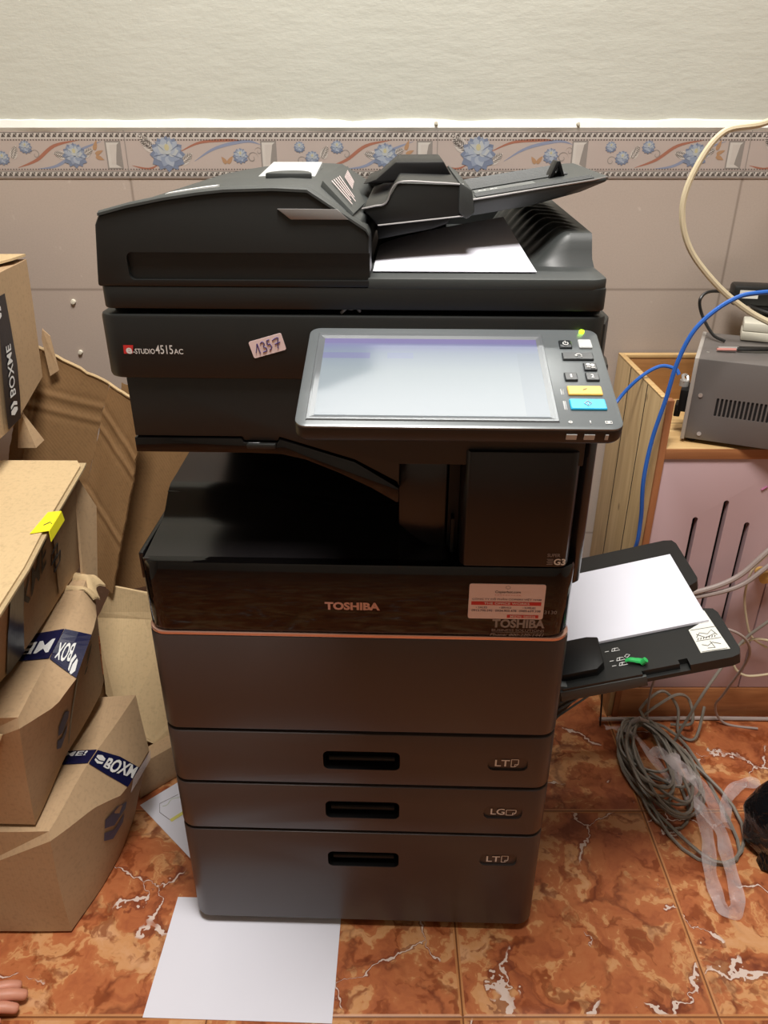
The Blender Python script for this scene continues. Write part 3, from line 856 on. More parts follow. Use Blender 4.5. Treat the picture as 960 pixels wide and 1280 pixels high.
# hinge flap label (faces up, right of the crest)
b = MB()
b.hexa([(-.040, .085, 1.1830), (-.002, .01, 1.158), (.004, .12, 1.158), (-.030, .40, 1.180), (-.036, .085, 1.1935), (.004, .01, 1.1665), (.010, .12, 1.1665), (-.030, .40, 1.1915)])
hl = b.build('label_plate', 'blackg', PC, bevel=.001)
def LP(u, v, h=0):      # u across the slope, v along depth
    a0 = V((-.036, .085, 1.1935)); a1 = V((.004, .01, 1.1665)); a2 = V((.010, .12, 1.1665)); a3 = V((-.030, .40, 1.1915))
    p = (a0*(1-u)+a1*u)*(1-v)+(a3*(1-u)+a2*u)*v
    return p+V((.5, 0, .8))*(.0024+h)
b = MB()
b.use('label')
for i in range(6):
    v = .58+.045*i; b.poly([LP(u, vv, .0004) for u, vv in ((.24-.02*i, v), (.6-.02*i, v+.02), (.59-.02*i, v+.038), (.235-.02*i, v+.018))])
for i in range(5):
    v = .12+.075*i; b.poly([LP(u, vv, .0003) for u, vv in ((.15, v), (.85-.08*(i % 3), v+.02), (.85-.08*(i % 3), v+.042), (.15, v+.02))])
b.build('instruction_label', None, hl, smooth=0, fix=False)
# silver latch plate on the front face
b = MB(); b.prism([(-.076, 1.172), (-.070, 1.1675), (-.062, 1.1615), (-.001, 1.1615), (-.013, 1.1718)], lambda u, v, w: (u, w, v), -.0008, .004)
b.build('latch_plate', 'silver', PC, bevel=.0006)['label'] = 'light grey finger plate'
# platen cover right of the arch
b = MB()
o = [(.018, .002), (.262, .002), (.27, .004), (.2785, .012), (.2795, .02), (.2795, .5), (.018, .5)]
b.prism(o, lambda u, v, w: (u, v, w), 1.0885, 1.1015); b.build('platen_cover', 'blackg', PC, bevel=.0025)
b = MB(); b.box(.02, .275, .47, .5, 1.1, 1.135); b.build('rear_ledge', 'black', PC, bevel=.003)
# raised ribbed exit area
def hump(u, v):
    x = .170+.106*u; y = .085+.33*v
    def sm(t): t = min(max(t, 0), 1); return t*t*(3-2*t)
    lx = .207-.032*v
    h = sm((x-lx)/.045)*sm(.35+v/.07)
    z = 1.102+.034*h+.010*v*h
    edge = min(u/.06, 1)
    z += .0028*math.sin((y*1.0+.12*(x-.2)+.5*(x-.2)**2*8)*2*PI/.034)*h*(1 if .08 < v < .97 else 0)*(1-sm((x-.25)/.02))
    return (x, y, z)
b = MB(); G = b.grid(hump, 60, 90)
f0 = [G[i][0] for i in range(61)]
low = [b.v((v.co.x+.003, .078, 1.100)) for v in f0]
for i in range(60): b.face([f0[i+1], f0[i], low[i], low[i+1]])
r0 = [G[60][j] for j in range(91)]; low2 = [b.v((v.co.x+.003, v.co.y, 1.100)) for v in r0]
for j in range(90): b.face([r0[j], low2[j], low2[j+1], r0[j+1]])
k0 = [G[i][90] for i in range(61)]; low3 = [b.v((v.co.x, v.co.y+.003, 1.100)) for v in k0]
for i in range(60): b.face([k0[i], k0[i+1], low3[i+1], low3[i]])
b.build('ribbed_exit', 'blackg', PC, fix=True)['label'] = 'ribbed raised paper stop'

# ---- feeder block
b = MB()
fb = [(.008, 1.1635), (.036, 1.171), (.049, 1.1915), (.123, 1.1895), (.127, 1.1565), (.026, 1.1455)]
b.prism(fb, lambda u, v, w: (u, w, v), .085, .40)
blk = b.build('feeder_block', 'black', PC, bevel=.0025)
b = MB()
b.prism([(.024, 1.146), (.112, 1.156), (.108, 1.146), (.09, 1.140), (.026, 1.128)], lambda u, v, w: (u, w, v), .10, .40); b.build('lower_guide', 'deep', blk, bevel=.002)
b = MB(); b.tube(cat([(.008, .0845, 1.1635), (.022, .0845, 1.1665), (.036, .0845, 1.1705), (.049, .0845, 1.1912), (.09, .0845, 1.1915), (.123, .0845, 1.1895)], 5), .0011, 6)
b.tube([(.0265, .0845, 1.1458), (.1265, .0845, 1.1565)], .0009, 6); b.build('edge_strip', 'silver', blk)
b = MB(); b.prism([(.0, 1.178), (.018, 1.184), (.044, 1.205), (.106, 1.2055), (.118, 1.187), (.05, 1.18)], lambda u, v, w: (u, w, v), .24, .44); b.build('jam_cover', 'deep', blk, bevel=.003)
b = MB(); b.prism([(.118, 1.193), (.133, 1.184), (.137, 1.160), (.128, 1.152), (.118, 1.16)], lambda u, v, w: (u, w, v), .082, .40); b.build('end_cap', 'blackg', blk, bevel=.003)
b = MB(); b.box(.0, .12, .4, .5, 1.1, 1.17); b.build('hinge_housing', 'black', PC, bevel=.003)

# ---- document tray
SL = (1.197-1.172)/.17
def dt(x): return 1.1705+(x-.125)*.155
b = MB()
top = [(.125, .10), (.27, .10), (.286, .105), (.292, .12), (.298, .365), (.288, .385), (.27, .39), (.125, .385)]
bot = [(.125, .105), (.20, .11), (.26, .115), (.284, .125), (.290, .36), (.27, .375), (.25, .38), (.125, .38)]
b.loft([[(x, y, dt(x)-(.018 if x < .22 else .012 if x < .265 else .006)) for x, y in bot], [(x, y, dt(x)-.004) for x, y in top], [(x, y, dt(x)) for x, y in top]])
dtr = b.build('document_tray', 'blackg', PC, bevel=.0012)
b = MB(); b.use('blackg')
for i in range(9):
    y = .215+.017*i; b.tube([(.14, y, dt(.14)+.0012), (.262, y, dt(.262)+.0012)], .0022, 6)
for i in range(3):
    y = .118+.012*i; b.tube([(.14, y, dt(.14)+.001), (.275, y, dt(.275)+.001)], .0018, 6)
b.build('tray_ribs', None, dtr)
b = MB(); b.tube([(.128, .1, dt(.128)+.0002), (.27, .1, dt(.27)+.0002), (.288, .108, dt(.288)+.0002)], .0012, 6); b.build('tray_edge', 'silver', dtr)
b = MB(); b.slab([(.142, .158, dt(.142)+.0006), (.215, .158, dt(.215)+.0006), (.215, .19, dt(.215)+.0006), (.142, .19, dt(.142)+.0006)], (0, 0, .0008)); sl = b.build('size_label', 'panel', dtr)
b = MB(); g = lambda u, v: (u, v, dt(u)+.0018)
put_text(b, 'A4  B5', 'white', g, .146, .17, .165, .176, .01); put_text(b, '| FOLIO', 'greyprint', g, .173, .2, .168, .176, .0)
b.build('scale_print', None, sl, smooth=0, fix=False)
b = MB(); h0 = dt(.24)
b.prism([(.2375, h0), (.2415, h0), (.2475, h0+.014), (.2535, h0), (.2575, h0), (.2495, h0+.0195), (.2455, h0+.0195)], lambda u, v, w: (u, w, v), .20, .235)
b.build('paper_guide', 'deep', dtr, bevel=.0008)

# ---- bypass tray (tilts up to the right)
TZ = lambda x: .485+.28*(x-.3)
def BT(x, y, h=0): return (x-.27*h, y, TZ(x)+h)
outl = [(.305, .062)]+[(.545, .062), (.556, .066), (.561, .078), (.561, .17), (.557, .182), (.545, .187), (.524, .19), (.524, .245), (.548, .256), (.558, .262), (.562, .272), (.562, .39), (.558, .403), (.545, .408), (.305, .408)]
b = MB(); b.prism(outl, BT, -.016, 0)
bt = b.build('bypass_tray', 'black', PC)
cut(bt, [lambda q: q.prism([(.42, .05), (.487, .05), (.487, .078), (.474, .078), (.474, .069), (.42, .069)], BT, -.0095, .01)])
b = MB(); b.prism([(.30, .0605), (.425, .0605), (.425, .066), (.30, .066)], BT, -.022, -.004)
b.build('tray_front_rail', 'blackg', bt, bevel=.001)
b = MB(); b.prism([(.296, .078), (.36, .078), (.372, .09), (.376, .152), (.36, .158), (.296, .158)], BT, .0, .013); b.build('side_guide', 'deep', bt, bevel=.002)
b = MB(); b.prism([(.53, .082), (.548, .08), (.5435, .18), (.527, .18), (.527, .15), (.508, .14), (.508, .083)], BT, .0002, .0009); il = b.build('instruction_label', 'labelw', bt, smooth=0)
b = MB(); b.use('darkprint')
def bl(pts, w=.0005):
    b.tube([BT(x, y, .0013) for x, y in pts], w, 4)
for y in (.082, .108, .136): bl([(.51, y+.002), (.545, y)], .0004)
bl([(.515, .1), (.522, .095), (.53, .101), (.54, .094)]); bl([(.513, .118), (.52, .128), (.53, .122), (.538, .13), (.542, .116)])
bl([(.515, .126), (.525, .114), (.54, .12)]); bl([(.53, .15), (.54, .158), (.532, .168)]); bl([(.52, .09), (.53, .088), (.528, .104)])
for i in range(7): bl([(.513+.004*i, .112), (.515+.004*i, .116)], .0006)
b.build('label_drawing', None, il)
b = MB(); b.use('white')
def wl(pts): b.tube([BT(x, y, .001) for x, y in pts], .0006, 4)
for (x, y) in ((.39, .127), (.392, .103), (.393, .091)):
    wl([(x-.01, y), (x-.004, y)]); wl([(x, y-.002), (x+.012, y-.002), (x+.01, y+.004), (x+.002, y+.004), (x, y-.002)]); wl([(x+.004, y-.002), (x+.006, y+.005)])
wl([(.408, .104), (.413, .109), (.409, .112), (.405, .108), (.408, .104)])
b.build('size_marks', None, bt)
b = MB()
b.tube(cat([BT(.404, .094, .004), BT(.41, .092, .006), BT(.419, .088, .005), BT(.426, .084, .005)], 4), [.004]*4+[.0048]*4+[.0055]*5, 8, flat=.6)
b.tube([BT(.424, .083, .003), BT(.4305, .0815, .009)], .0045, 10)
b.build('lever', 'greenl', bt)['label'] = 'bright green lever'
b = MB()
b.hexa([(.286, .065, .405), (.292, .065, .405), (.292, .41, .405), (.286, .41, .405), (.30, .065, .49), (.34, .065, .485), (.34, .41, .485), (.30, .41, .49)])
for i in range(4): b.tube([(.30+.002*i, .062, .43+.015*i), (.345-.01*i, .062, .475)], .002, 5)
b.build('tray_hinge', 'blackg', bt, bevel=.001)

# ---- loose paper on and around the machine (world space)
cy_, sy_ = math.cos(YAW), math.sin(YAW)
def W(p): return V((-.036+p[0]*cy_-p[1]*sy_, .856+p[0]*sy_+p[1]*cy_, p[2]))
b = MB()
def lidpaper(u, v):
    x = .0225+.183*u; y = .034+.185*v
    x -= .02*v*u
    z = 1.1035+.037*max(0, v)**1.05*(max(0, u)**.7)
    z = min(z, 1.142)
    return W((x, y, z))
G = b.grid(lidpaper, 24, 20)
b.grid(lambda u, v: lidpaper(u, v)-V((0, 0, .0006)), 24, 20)
tag(b.build('paper_sheet', 'paper', fix=False), 'white sheet curling up on the scanner lid beneath the document tray', 'paper')
b = MB(); b.use('paper')
def bp(x, y, h): return W(BT(x, y, h))
pc = [(.300, .150), (.541, .150), (.541, .352), (.300, .352)]
b.loft([[bp(x, y, .0008) for x, y in pc], [bp(x, y, .0048) for x, y in pc]])
tag(b.build('paper_stack', None, smooth=0), 'thin stack of white paper lying in the open side tray', 'paper stack')
b = MB(); b.slab([(-.379, .705, .0006), (-.081, .696, .0006), (-.075, .905, .0006), (-.373, .914, .0006)], (0, 0, .0006))
tag(b.build('paper_sheet', 'paper', smooth=0), 'blank white sheet on the floor sticking out below the bottom drawer', 'paper')
# printed sheet at the left
p0 = V((-.5006, 1.1218, .0008)); d1 = V((.1065, -.1025, 0)).normalized(); d2 = V((.72, .69, 0)).normalized()
b = MB(); b.slab([p0, p0+d1*.21, p0+d1*.21+d2*.297, p0+d2*.297], (0, 0, .0006))
ps = b.build('paper_sheet', 'paper', smooth=0); tag(ps, 'printed sheet with faint yellow drawings on the floor left of the photocopier', 'paper')
def q(a, c): return tuple(p0+d1*a+d2*c+V((0, 0, .0012)))
b = MB(); b.use('greyprint')
b.tube([q(*t) for t in ((.03, .07), (.025, .03), (.045, .018), (.075, .022))], .0006, 4)
b.use('ghost'); b.tube([q(.035+.012*math.sin(i*1.2)*.3, .03+.006*i) for i in range(9)], .0008, 4)
b.use('ghost2'); b.slab([q(.075, .022), q(.083, .022), q(.083, .085), q(.075, .085)], (0, 0, .0002))
b.slab([q(.098, .04), q(.115, .04), q(.115, .08), q(.098, .08)], (0, 0, .0002))
b.build('printed_drawing', None, ps, smooth=0)

# ------------------------------------------------------------------ cartons
def wob(p, a=.0035, s=7):
    return V(p)+a*V((noise.noise(V(p)*s), noise.noise(V(p)*s+V((9, 3, 1))), noise.noise(V(p)*s+V((2, 7, 5)))))
class Carton:
    """lofted carton: stations along depth, each with the same number of outline points"""
    def __init__(s, st, amp=.004):
        s.st = [[V(p) for p in r] for r in st]; s.amp = amp
    def at(s, j, u, v, off=0.0):      # face j between outline point j and j+1 ; u along stations ; v from j to j+1
        n = len(s.st)-1
        k = min(int(u*n), n-1); k = max(k, 0); t = u*n-k
        a = s.st[k][j].lerp(s.st[k+1][j], t); m = len(s.st[0])
        c = s.st[k][(j+1) % m].lerp(s.st[k+1][(j+1) % m], t)
        return wob(a.lerp(c, v), s.amp)
    def on(s, j, u, v, off=.0012):
        e = .01
        p = s.at(j, u, v); du = s.at(j, min(u+e, 1), v)-s.at(j, max(u-e, 0), v); dv = s.at(j, u, min(v+e, 1))-s.at(j, u, max(v-e, 0))
        n = du.cross(dv).normalized()
        c = sum((q for r in s.st for q in r), V())/(len(s.st)*len(s.st[0]))
        if n.dot(p-c) < 0: n = -n
        return p+n*off
    def build(s, name, m, nu=14, nv=8):
        b = MB(); mm = len(s.st[0])
        for j in range(mm): b.grid(lambda u, v: s.at(j, u, v), nu, nv)
        for ring_, cu in ((0, 0), (1, 1)):
            c = sum((s.at(j, cu, 0) for j in range(mm)), V())/mm
            loop = [s.at(j, cu, i/nv) for j in range(mm) for i in range(nv)]
            for a, d in zip(loop, loop[1:]+loop[:1]): b.poly([a, d, c])
        bmesh.ops.remove_doubles(b.b, verts=b.b.verts, dist=1e-5)
        return b.build(name, m, smooth=28)
    def strip(s, b, j, pts0, pts1, m, off=.0012, n=8):
        """ribbon between two (u,v) polylines"""
        b.use(m)
        L = lambda P, t: (P[0][0]+(P[1][0]-P[0][0])*t, P[0][1]+(P[1][1]-P[0][1])*t)
        G = [[b.v(s.on(j, *[x*(1-w)+y*w for x, y in zip(L(pts0, i/n), L(pts1, i/n))], off)) for w in (0, .5, 1)] for i in range(n+1)]
        for i in range(n):
            for k in range(2): b.face([G[i][k], G[i+1][k], G[i+1][k+1], G[i][k+1]])
    def write(s, b, j, txt, m, o, ex_, ey_, off=.0018, bold=.01):
        """text box with origin o, along ex_, up ey_, in face (u,v) space"""
        put_text(b, txt, m, lambda a, c: s.on(j, o[0]+ex_[0]*a+ey_[0]*c, o[1]+ex_[1]*a+ey_[1]*c, off), 0, 1, 0, 1, bold)
    def hexlogo(s, b, j, m, o, ex_, ey_, off=.0018):
        b.use(m)
        for half in ([(0, .55), (.0, .8), (.5, 1), (1, .8), (1, .6), (.5, .42)], [(0, .42), (.5, .28), (1, .45), (1, .2), (.5, 0), (0, .2)]):
            b.poly([s.on(j, o[0]+ex_[0]*a+ey_[0]*c, o[1]+ex_[1]*a+ey_[1]*c, off) for a, c in half])

GC = 'cardboard cartons piled left of the photocopier'
# bottom carton on the floor. outline: left bottom, right bottom, side top, ridge, left top
Dc = Carton([
    [(-.95, .845, .006), (-.542, .845, .006), (-.533, .845, .232), (-.537, .855, .243), (-.95, .85, .232)],
    [(-.95, .93, .006), (-.52, .93, .006), (-.497, .93, .205), (-.523, .95, .248), (-.95, .93, .24)],
    [(-.95, 1.0, .006), (-.507, 1.0, .006), (-.4695, .99, .173), (-.5116, 1.02, .250), (-.95, 1.0, .24)],
    [(-.95, 1.09, .006), (-.50, 1.09, .006), (-.4496, 1.09, .1834), (-.4703, 1.13, .285), (-.95, 1.13, .25)],
], .005)
dx = Dc.build('cardboard_box', 'card'); tag(dx, 'bottom crushed carton resting on the marble floor, navy tape over its ridge', 'box', GC)
b = MB()
Dc.strip(b, 2, ((.52, 1.0), (.665, 1.0)), ((.72, .0), (.86, .0)), 'tape', .002)
Dc.strip(b, 3, ((.52, .0), (.665, .0)), ((.52, .16), (.665, .16)), 'tape', .002)
Dc.hexlogo(b, 2, 'white', (.565, .93), (.045, -.20), (.085, .02), .0034)
Dc.write(b, 2, 'BOXM', 'white', (.622, .68), (.15, -.66), (.075, .02), .0034, .03)
Dc.write(b, 3, 'ME!', 'white', (.60, .12), (.0, -.09), (.05, .0), .0032, .02)
b.build('packing_tape', None, dx, smooth=0, fix=False)['label'] = 'navy tape with white lettering'
b = MB(); Dc.hexlogo(b, 1, 'blueprint', (.42, .45), (.26, .0), (.05, .42), .0018)
b.build('printed_logo', None, dx, smooth=0, fix=False)
b = MB(); Dc.strip(b, 2, ((.78, .0), (1.0, .0)), ((.72, -.12), (.98, -.12)), 'film', .003); b.build('clear_tape', None, dx, smooth=0, fix=False)

# middle carton
Cc = Carton([
    [(-.95, .862, .252), (-.5598, .862, .250), (-.5354, .852, .4613), (-.5378, .86, .4751), (-.95, .86, .466)],
    [(-.95, .93, .256), (-.557, .93, .256), (-.5156, .93, .4309), (-.544, .95, .472), (-.95, .93, .468)],
    [(-.95, 1.0, .262), (-.555, 1.0, .264), (-.498, .98, .4453), (-.5501, 1.02, .4691), (-.95, 1.0, .468)],
    [(-.95, 1.12, .292), (-.5194, 1.12, .32), (-.5103, 1.12, .4639), (-.545, 1.15, .4947), (-.95, 1.14, .468)],
    [(-.95, 1.22, .295), (-.56, 1.20, .32), (-.540, 1.20, .455), (-.552, 1.21, .4967), (-.95, 1.22, .468)],
], .005)
cx_ = Cc.build('cardboard_box', 'card'); tag(cx_, 'middle carton with upside down lettering on its navy tape, one up from the floor', 'box', GC)
b = MB()
Cc.strip(b, 2, ((.44, 1.0), (.60, 1.0)), ((.50, .0), (.68, .0)), 'tape', .002)
Cc.strip(b, 3, ((.44, .0), (.60, .0)), ((.42, .16), (.58, .16)), 'tape', .002)
Cc.hexlogo(b, 2, 'white', (.50, .38), (.07, -.03), (-.02, -.26), .0032)
Cc.write(b, 2, 'BOX', 'white', (.60, .42), (-.05, .50), (-.075, -.04), .0032, .02)
Cc.write(b, 3, 'ME!', 'white', (.56, .015), (-.02, .13), (-.06, .0), .0032, .02)
b.build('packing_tape', None, cx_, smooth=0, fix=False)['label'] = 'navy tape with white lettering'
b = MB(); Cc.hexlogo(b, 1, 'blueprint', (.28, .36), (.14, 0), (.03, .4), .0018); Cc.write(b, 1, '!', 'darkprint', (.60, .7), (.03, 0), (.05, .22))
b.use('darkprint'); Cc.strip(b, 1, ((.5, 1.0), (.525, 1.0)), ((.47, .2), (.485, .2)), 'tapeblk', .0015)
b.build('printed_logo', None, cx_, smooth=0, fix=False)
b = MB(); b.slab([wob((-.66, .846, .43)), wob((-.57, .84, .425)), wob((-.56, .852, .452)), wob((-.66, .856, .462))], (0, -.004, .001)); b.build('torn_flap', 'cardlite', cx_, bevel=.0008)
b = MB()
def crumple(u, v, o=0):
    x = -.600+.072*u; y = 1.165+.055*v
    z = .4995-.006*(1-v)+.006*math.sin(v*9+1.5*u)+.005*noise.noise(V((u*4, v*5, 2)))-.022*max(0, u-.72)*3*max(0, u-.72)*4
    return (x+.006*math.sin(v*7), y, z+o)
b.grid(crumple, 24, 24); b.grid(lambda u, v: crumple(u, v, -.003), 24, 24)
b.build('crumpled_edge', 'cardlite', cx_)

# upper carton with open flaps
Bc = Carton([
    [(-.95, .80, .50), (-.60, .80, .492), (-.520, .80, .655), (-.95, .80, .655)],
    [(-.95, .95, .492), (-.585, .95, .487), (-.5335, .95, .662), (-.95, .95, .662)],
    [(-.95, 1.1, .50), (-.578, 1.1, .495), (-.545, 1.1, .671), (-.95, 1.1, .671)],
    [(-.95, 1.24, .506), (-.573, 1.24, .503), (-.556, 1.28, .683), (-.95, 1.28, .683)],
], .002)
bx = Bc.build('cardboard_box', 'card'); tag(bx, 'carton with bright flat top flaps and a yellow tag on its edge', 'box', GC)
for k, (dxx, m) in enumerate(((.0, 'cardlite'), (.010, 'cardedge'), (.004, 'cardlite'))):
    b = MB(); z = .0045*k
    pts = [(-.95, .78, .6585+z), (-.517+dxx, .78, .6585+z), (-.5255+dxx, .95, .6655+z), (-.540+dxx, 1.1, .6745+z), (-.553+dxx, 1.27, .6845+z), (-.556+dxx-.01*(k == 2), 1.29, .6855+z), (-.95, 1.29, .6855+z)]
    b.slab([wob(p, .0015, 11) for p in pts], (0, 0, .0035)); b.build('top_flap', m, bx, smooth=0)
b = MB(); b.use('yellow')
M['yt'] = mat('yellow_sticker', '#ece32c', .4, var=.1, nscale=50)
b.use('yt')
ys = [V((-.5455, 1.035, .6855)), V((-.5205, 1.045, .6848)), V((-.523, 1.105, .6885)), V((-.542, 1.10, .6890))]
b.slab(ys, (0, 0, .0008)); b.slab([ys[1]+V((.0, 0, .0)), ys[2], ys[2]+V((.002, 0, -.016)), ys[1]+V((.002, -.005, -.016))], (.0008, 0, 0))
b.use('darkprint'); b.tube([(-.534, 1.06, .6872), (-.527, 1.07, .6875), (-.524, 1.065, .6873), (-.5215, 1.075, .683)], .001, 5)
b.build('yellow_sticker', None, bx, smooth=0)['label'] = 'bright yellow tag folded over the edge'
b = MB()
Bc.write(b, 1, 'KME', 'darkprint', (.40, .46), (.22, .18), (.0, .28), .0016, .012)
Bc.write(b, 1, 'B', 'darkprint', (.14, .40), (.06, .06), (.0, .26), .0016, .012)
b.build('printed_lettering', None, bx, smooth=0, fix=False)
b = MB(); Bc.hexlogo(b, 1, 'blueprint', (.0, .42), (.11, .0), (.0, .4), .0016)
b.build('printed_logo', None, bx, smooth=0, fix=False)
b = MB(); Bc.strip(b, 1, ((.26, .97), (.385, .97)), ((.30, .02), (.43, .02)), 'tapeblk', .0028, 12)
b.build('packing_tape', None, bx, smooth=0, fix=False)['label'] = 'glossy black tape'
b = MB(); Bc.strip(b, 1, ((.68, .93), (.80, .93)), ((.74, .05), (.80, .05)), 'card', .003, 8)
b.use('darkprint')
for u0, v0 in ((.66, .55), (.69, .42)):
    loop = [(u0, v0), (u0+.06, v0+.02), (u0+.065, v0+.13), (u0+.005, v0+.11), (u0, v0)]
    for a, c in zip(loop, loop[1:]):
        b.tube([Bc.on(1, a[0], a[1], .0035), Bc.on(1, c[0], c[1], .0035)], .0012, 4)
b.build('side_flap', None, bx, smooth=0, fix=False)
b = MB(); b.slab([wob(p) for p in ((-.560, 1.262, .68), (-.565, 1.21, .485), (-.552, 1.245, .47), (-.545, 1.29, .60))], (.003, .003, 0)); b.build('end_flap', 'card', bx, smooth=0)

# back carton, tilted, standing on the one with the flaps
Ac = Carton([
    [(-1.05, 1.10, .765), (-.655, 1.10, .765), (-.640, 1.12, 1.0), (-1.05, 1.12, 1.0)],
    [(-1.05, 1.30, .760), (-.668, 1.30, .760), (-.6535, 1.31, 1.016), (-1.05, 1.31, 1.012)],
    [(-1.05, 1.48, .7941), (-.6782, 1.48, .7941), (-.6722, 1.50, 1.019), (-1.05, 1.50, 1.02)],
], .003)
ax = Ac.build('cardboard_box', 'card'); tag(ax, 'topmost carton in the pile, black taped, against the tiled wall', 'box', GC)
def ap(x, y, z, o=.003): return V((x+o+.004, y, z))
b = MB(); b.use('tapeblk')
L_ = [(-.6501, 1.3071, .9562), (-.648, 1.2775, .8607), (-.6483, 1.267, .7771)]; R_ = [(-.6560, 1.3287, .9743), (-.6577, 1.3551, .924), (-.6590, 1.3461, .8392), (-.6600, 1.3250, .777)]
def face_x(y, z):   # right face of the back carton
    t = min(max((y-1.10)/.4, 0), 1)
    return .006+(-.6700 if z < .85 else -.662)*0 + V((-.655, 0, 0)).lerp(V((-.6782, 0, 0)), t).x*(1-(z-.77)/.24) + V((-.640, 0, 0)).lerp(V((-.6722, 0, 0)), t).x*((z-.77)/.24)
tape = [[(1.318, .985), (1.352, .985)], [(1.300, .93), (1.352, .93)], [(1.282, .87), (1.350, .86)], [(1.268, .81), (1.335, .80)], [(1.262, .768), (1.322, .768)]]
G = [[b.v((face_x(y, z), y, z)) for y, z in r] for r in tape]
for r0_, r1_ in zip(G, G[1:]): b.face([r0_[0], r0_[1], r1_[1], r1_[0]])
def ft(a, c, o=.0014):   # a along tape downwards, c across
    z = .985-.217*a; y0 = 1.318-.056*a; y1 = 1.352-.03*a**2
    y = y0+(y1-y0)*c
    return (face_x(y, z)+o, y, z)
put_text(b, 'BOXME', 'white', lambda u, v: ft(u, v), .78, .38, .28, .72, .012)
b.use('white')
for half in ([(0, .55), (0, .8), (.5, 1), (1, .8), (1, .6), (.5, .42)], [(0, .42), (.5, .28), (1, .45), (1, .2), (.5, 0), (0, .2)]):
    b.poly([ft(.82+.11*c, .25+.5*a) for a, c in half])
    b.poly([ft(.05+.12*c, -.6+.8*a, .001) for a, c in half])
b.build('packing_tape', None, ax, smooth=0, fix=False)['label'] = 'black tape with white lettering'
b = MB(); b.slab([(-.676, 1.503, .865), (-.671, 1.503, .885), (-.661, 1.508, .87), (-.657, 1.508, .80), (-.674, 1.503, .79)], (0, .003, 0)); b.build('torn_flap', 'card', ax, smooth=0)
b = MB(); b.slab([wob(p, .002) for p in ((-.95, 1.36, 1.018), (-.72, 1.34, 1.016), (-.668, 1.44, 1.026), (-.672, 1.50, 1.024), (-.95, 1.50, 1.024))], (0, .0, .004))
b.build('top_flap', 'cardlite', ax, smooth=0)
# brown paper cone / bent flap under the back carton
b = MB(); b.slab([(-.700, 1.37, .70), (-.6916, 1.38, .762), (-.668, 1.37, .70)], (.0, .01, 0)); 
b.loft([[(-.70, 1.36, .693), (-.665, 1.36, .693), (-.665, 1.40, .693), (-.70, 1.40, .693)], [(-.690, 1.372, .755), (-.684, 1.372, .755), (-.684, 1.38, .755), (-.690, 1.38, .755)]])
b.build('hanging_flap', 'card', ax, smooth=20)

# ------------------------------------------------------------------ flattened cardboard
def rough_edge(pts, amp=.004, n=10):
    out = []
    for a, c in zip(pts, pts[1:]+pts[:1]):
        for i in range(n):
            p = V(a).lerp(V(c), i/n)
            out.append(p+(V((noise.noise(p*30), 0, noise.noise(p*30+V((5, 5, 5)))))*amp if i else V()))
    return out
E = empty('flattened_carton', (0, 0, 0))
tag(E, 'unfolded brown carton with crease lines leaning on the wall behind the box pile', 'cardboard')

def sheet(name, q, m='kraftshade', th=.005, cr=(), par=None, rough=(1, 1, 1, 1)):
    """curved card panel between four corners (a b top, c d below b and a) with pressed crease lines"""
    a_, b_, c_, d_ = [V(p) for p in q]
    n0 = (b_-a_).cross(d_-a_).normalized()
    if n0.y > 0: n0 = -n0
    def S(u, v, o=0):
        p = a_.lerp(b_, u).lerp(d_.lerp(c_, u), v)+n0*(o+.004*noise.noise(V((u*3, v*3, a_.x*9))))
        e = .003*(noise.noise(V((u*9, v*9, 1)))+.25*noise.noise(V((u*31, v*31, 4))))
        if v < .001 or v > .999: p.z += e*1.5
        if u < .001 or u > .999: p.x += e*1.5
        for (u0, v0, u1, v1) in cr:
            du, dv = u1-u0, v1-v0; L2 = du*du+dv*dv; t = ((u-u0)*du+(v-v0)*dv)/L2
            if -.02 < t < 1.02:
                dd = abs((u-u0)*dv-(v-v0)*du)/math.sqrt(L2)
                p += n0*(.0018*math.exp(-(dd/.013)**2)-.0010*math.exp(-((dd-.03)/.015)**2))
        return p
    b = MB(); N_ = 90
    G = b.grid(lambda u, v: S(u, v), N_, N_); H_ = b.grid(lambda u, v: S(u, v)-n0*th, N_, N_)
    for A_, B_ in (([g[0] for g in G], [g[0] for g in H_]), ([g[-1] for g in G], [g[-1] for g in H_]), (G[0], H_[0]), (G[-1], H_[-1])):
        for i in range(N_): b.face([A_[i], A_[i+1], B_[i+1], B_[i]])
    return b.build(name, m, par, smooth=50), S
ea, eb, ec = V((-.683, 1.515, .834)), V((-.5779, 1.56, .755)), V((-.6772, 1.44, .4158))
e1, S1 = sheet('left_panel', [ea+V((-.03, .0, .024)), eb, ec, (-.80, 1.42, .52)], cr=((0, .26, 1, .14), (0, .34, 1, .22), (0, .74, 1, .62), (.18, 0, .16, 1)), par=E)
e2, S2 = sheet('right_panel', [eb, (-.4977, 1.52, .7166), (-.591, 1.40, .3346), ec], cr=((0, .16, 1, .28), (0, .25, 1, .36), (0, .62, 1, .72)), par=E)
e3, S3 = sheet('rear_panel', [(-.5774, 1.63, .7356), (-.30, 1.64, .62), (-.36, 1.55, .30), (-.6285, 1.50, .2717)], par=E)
b = MB(); pp = [S1(i/14, 0)+V((0, -.001, .001+.003*noise.noise(V((i, 2, 3))))) for i in range(15)]
pp += [S2(i/8, 0)+V((0, -.001, .001)) for i in range(1, 9)]
b.tube(pp, .0036, 6); b.build('torn_top_edge', 'cardlite', E)

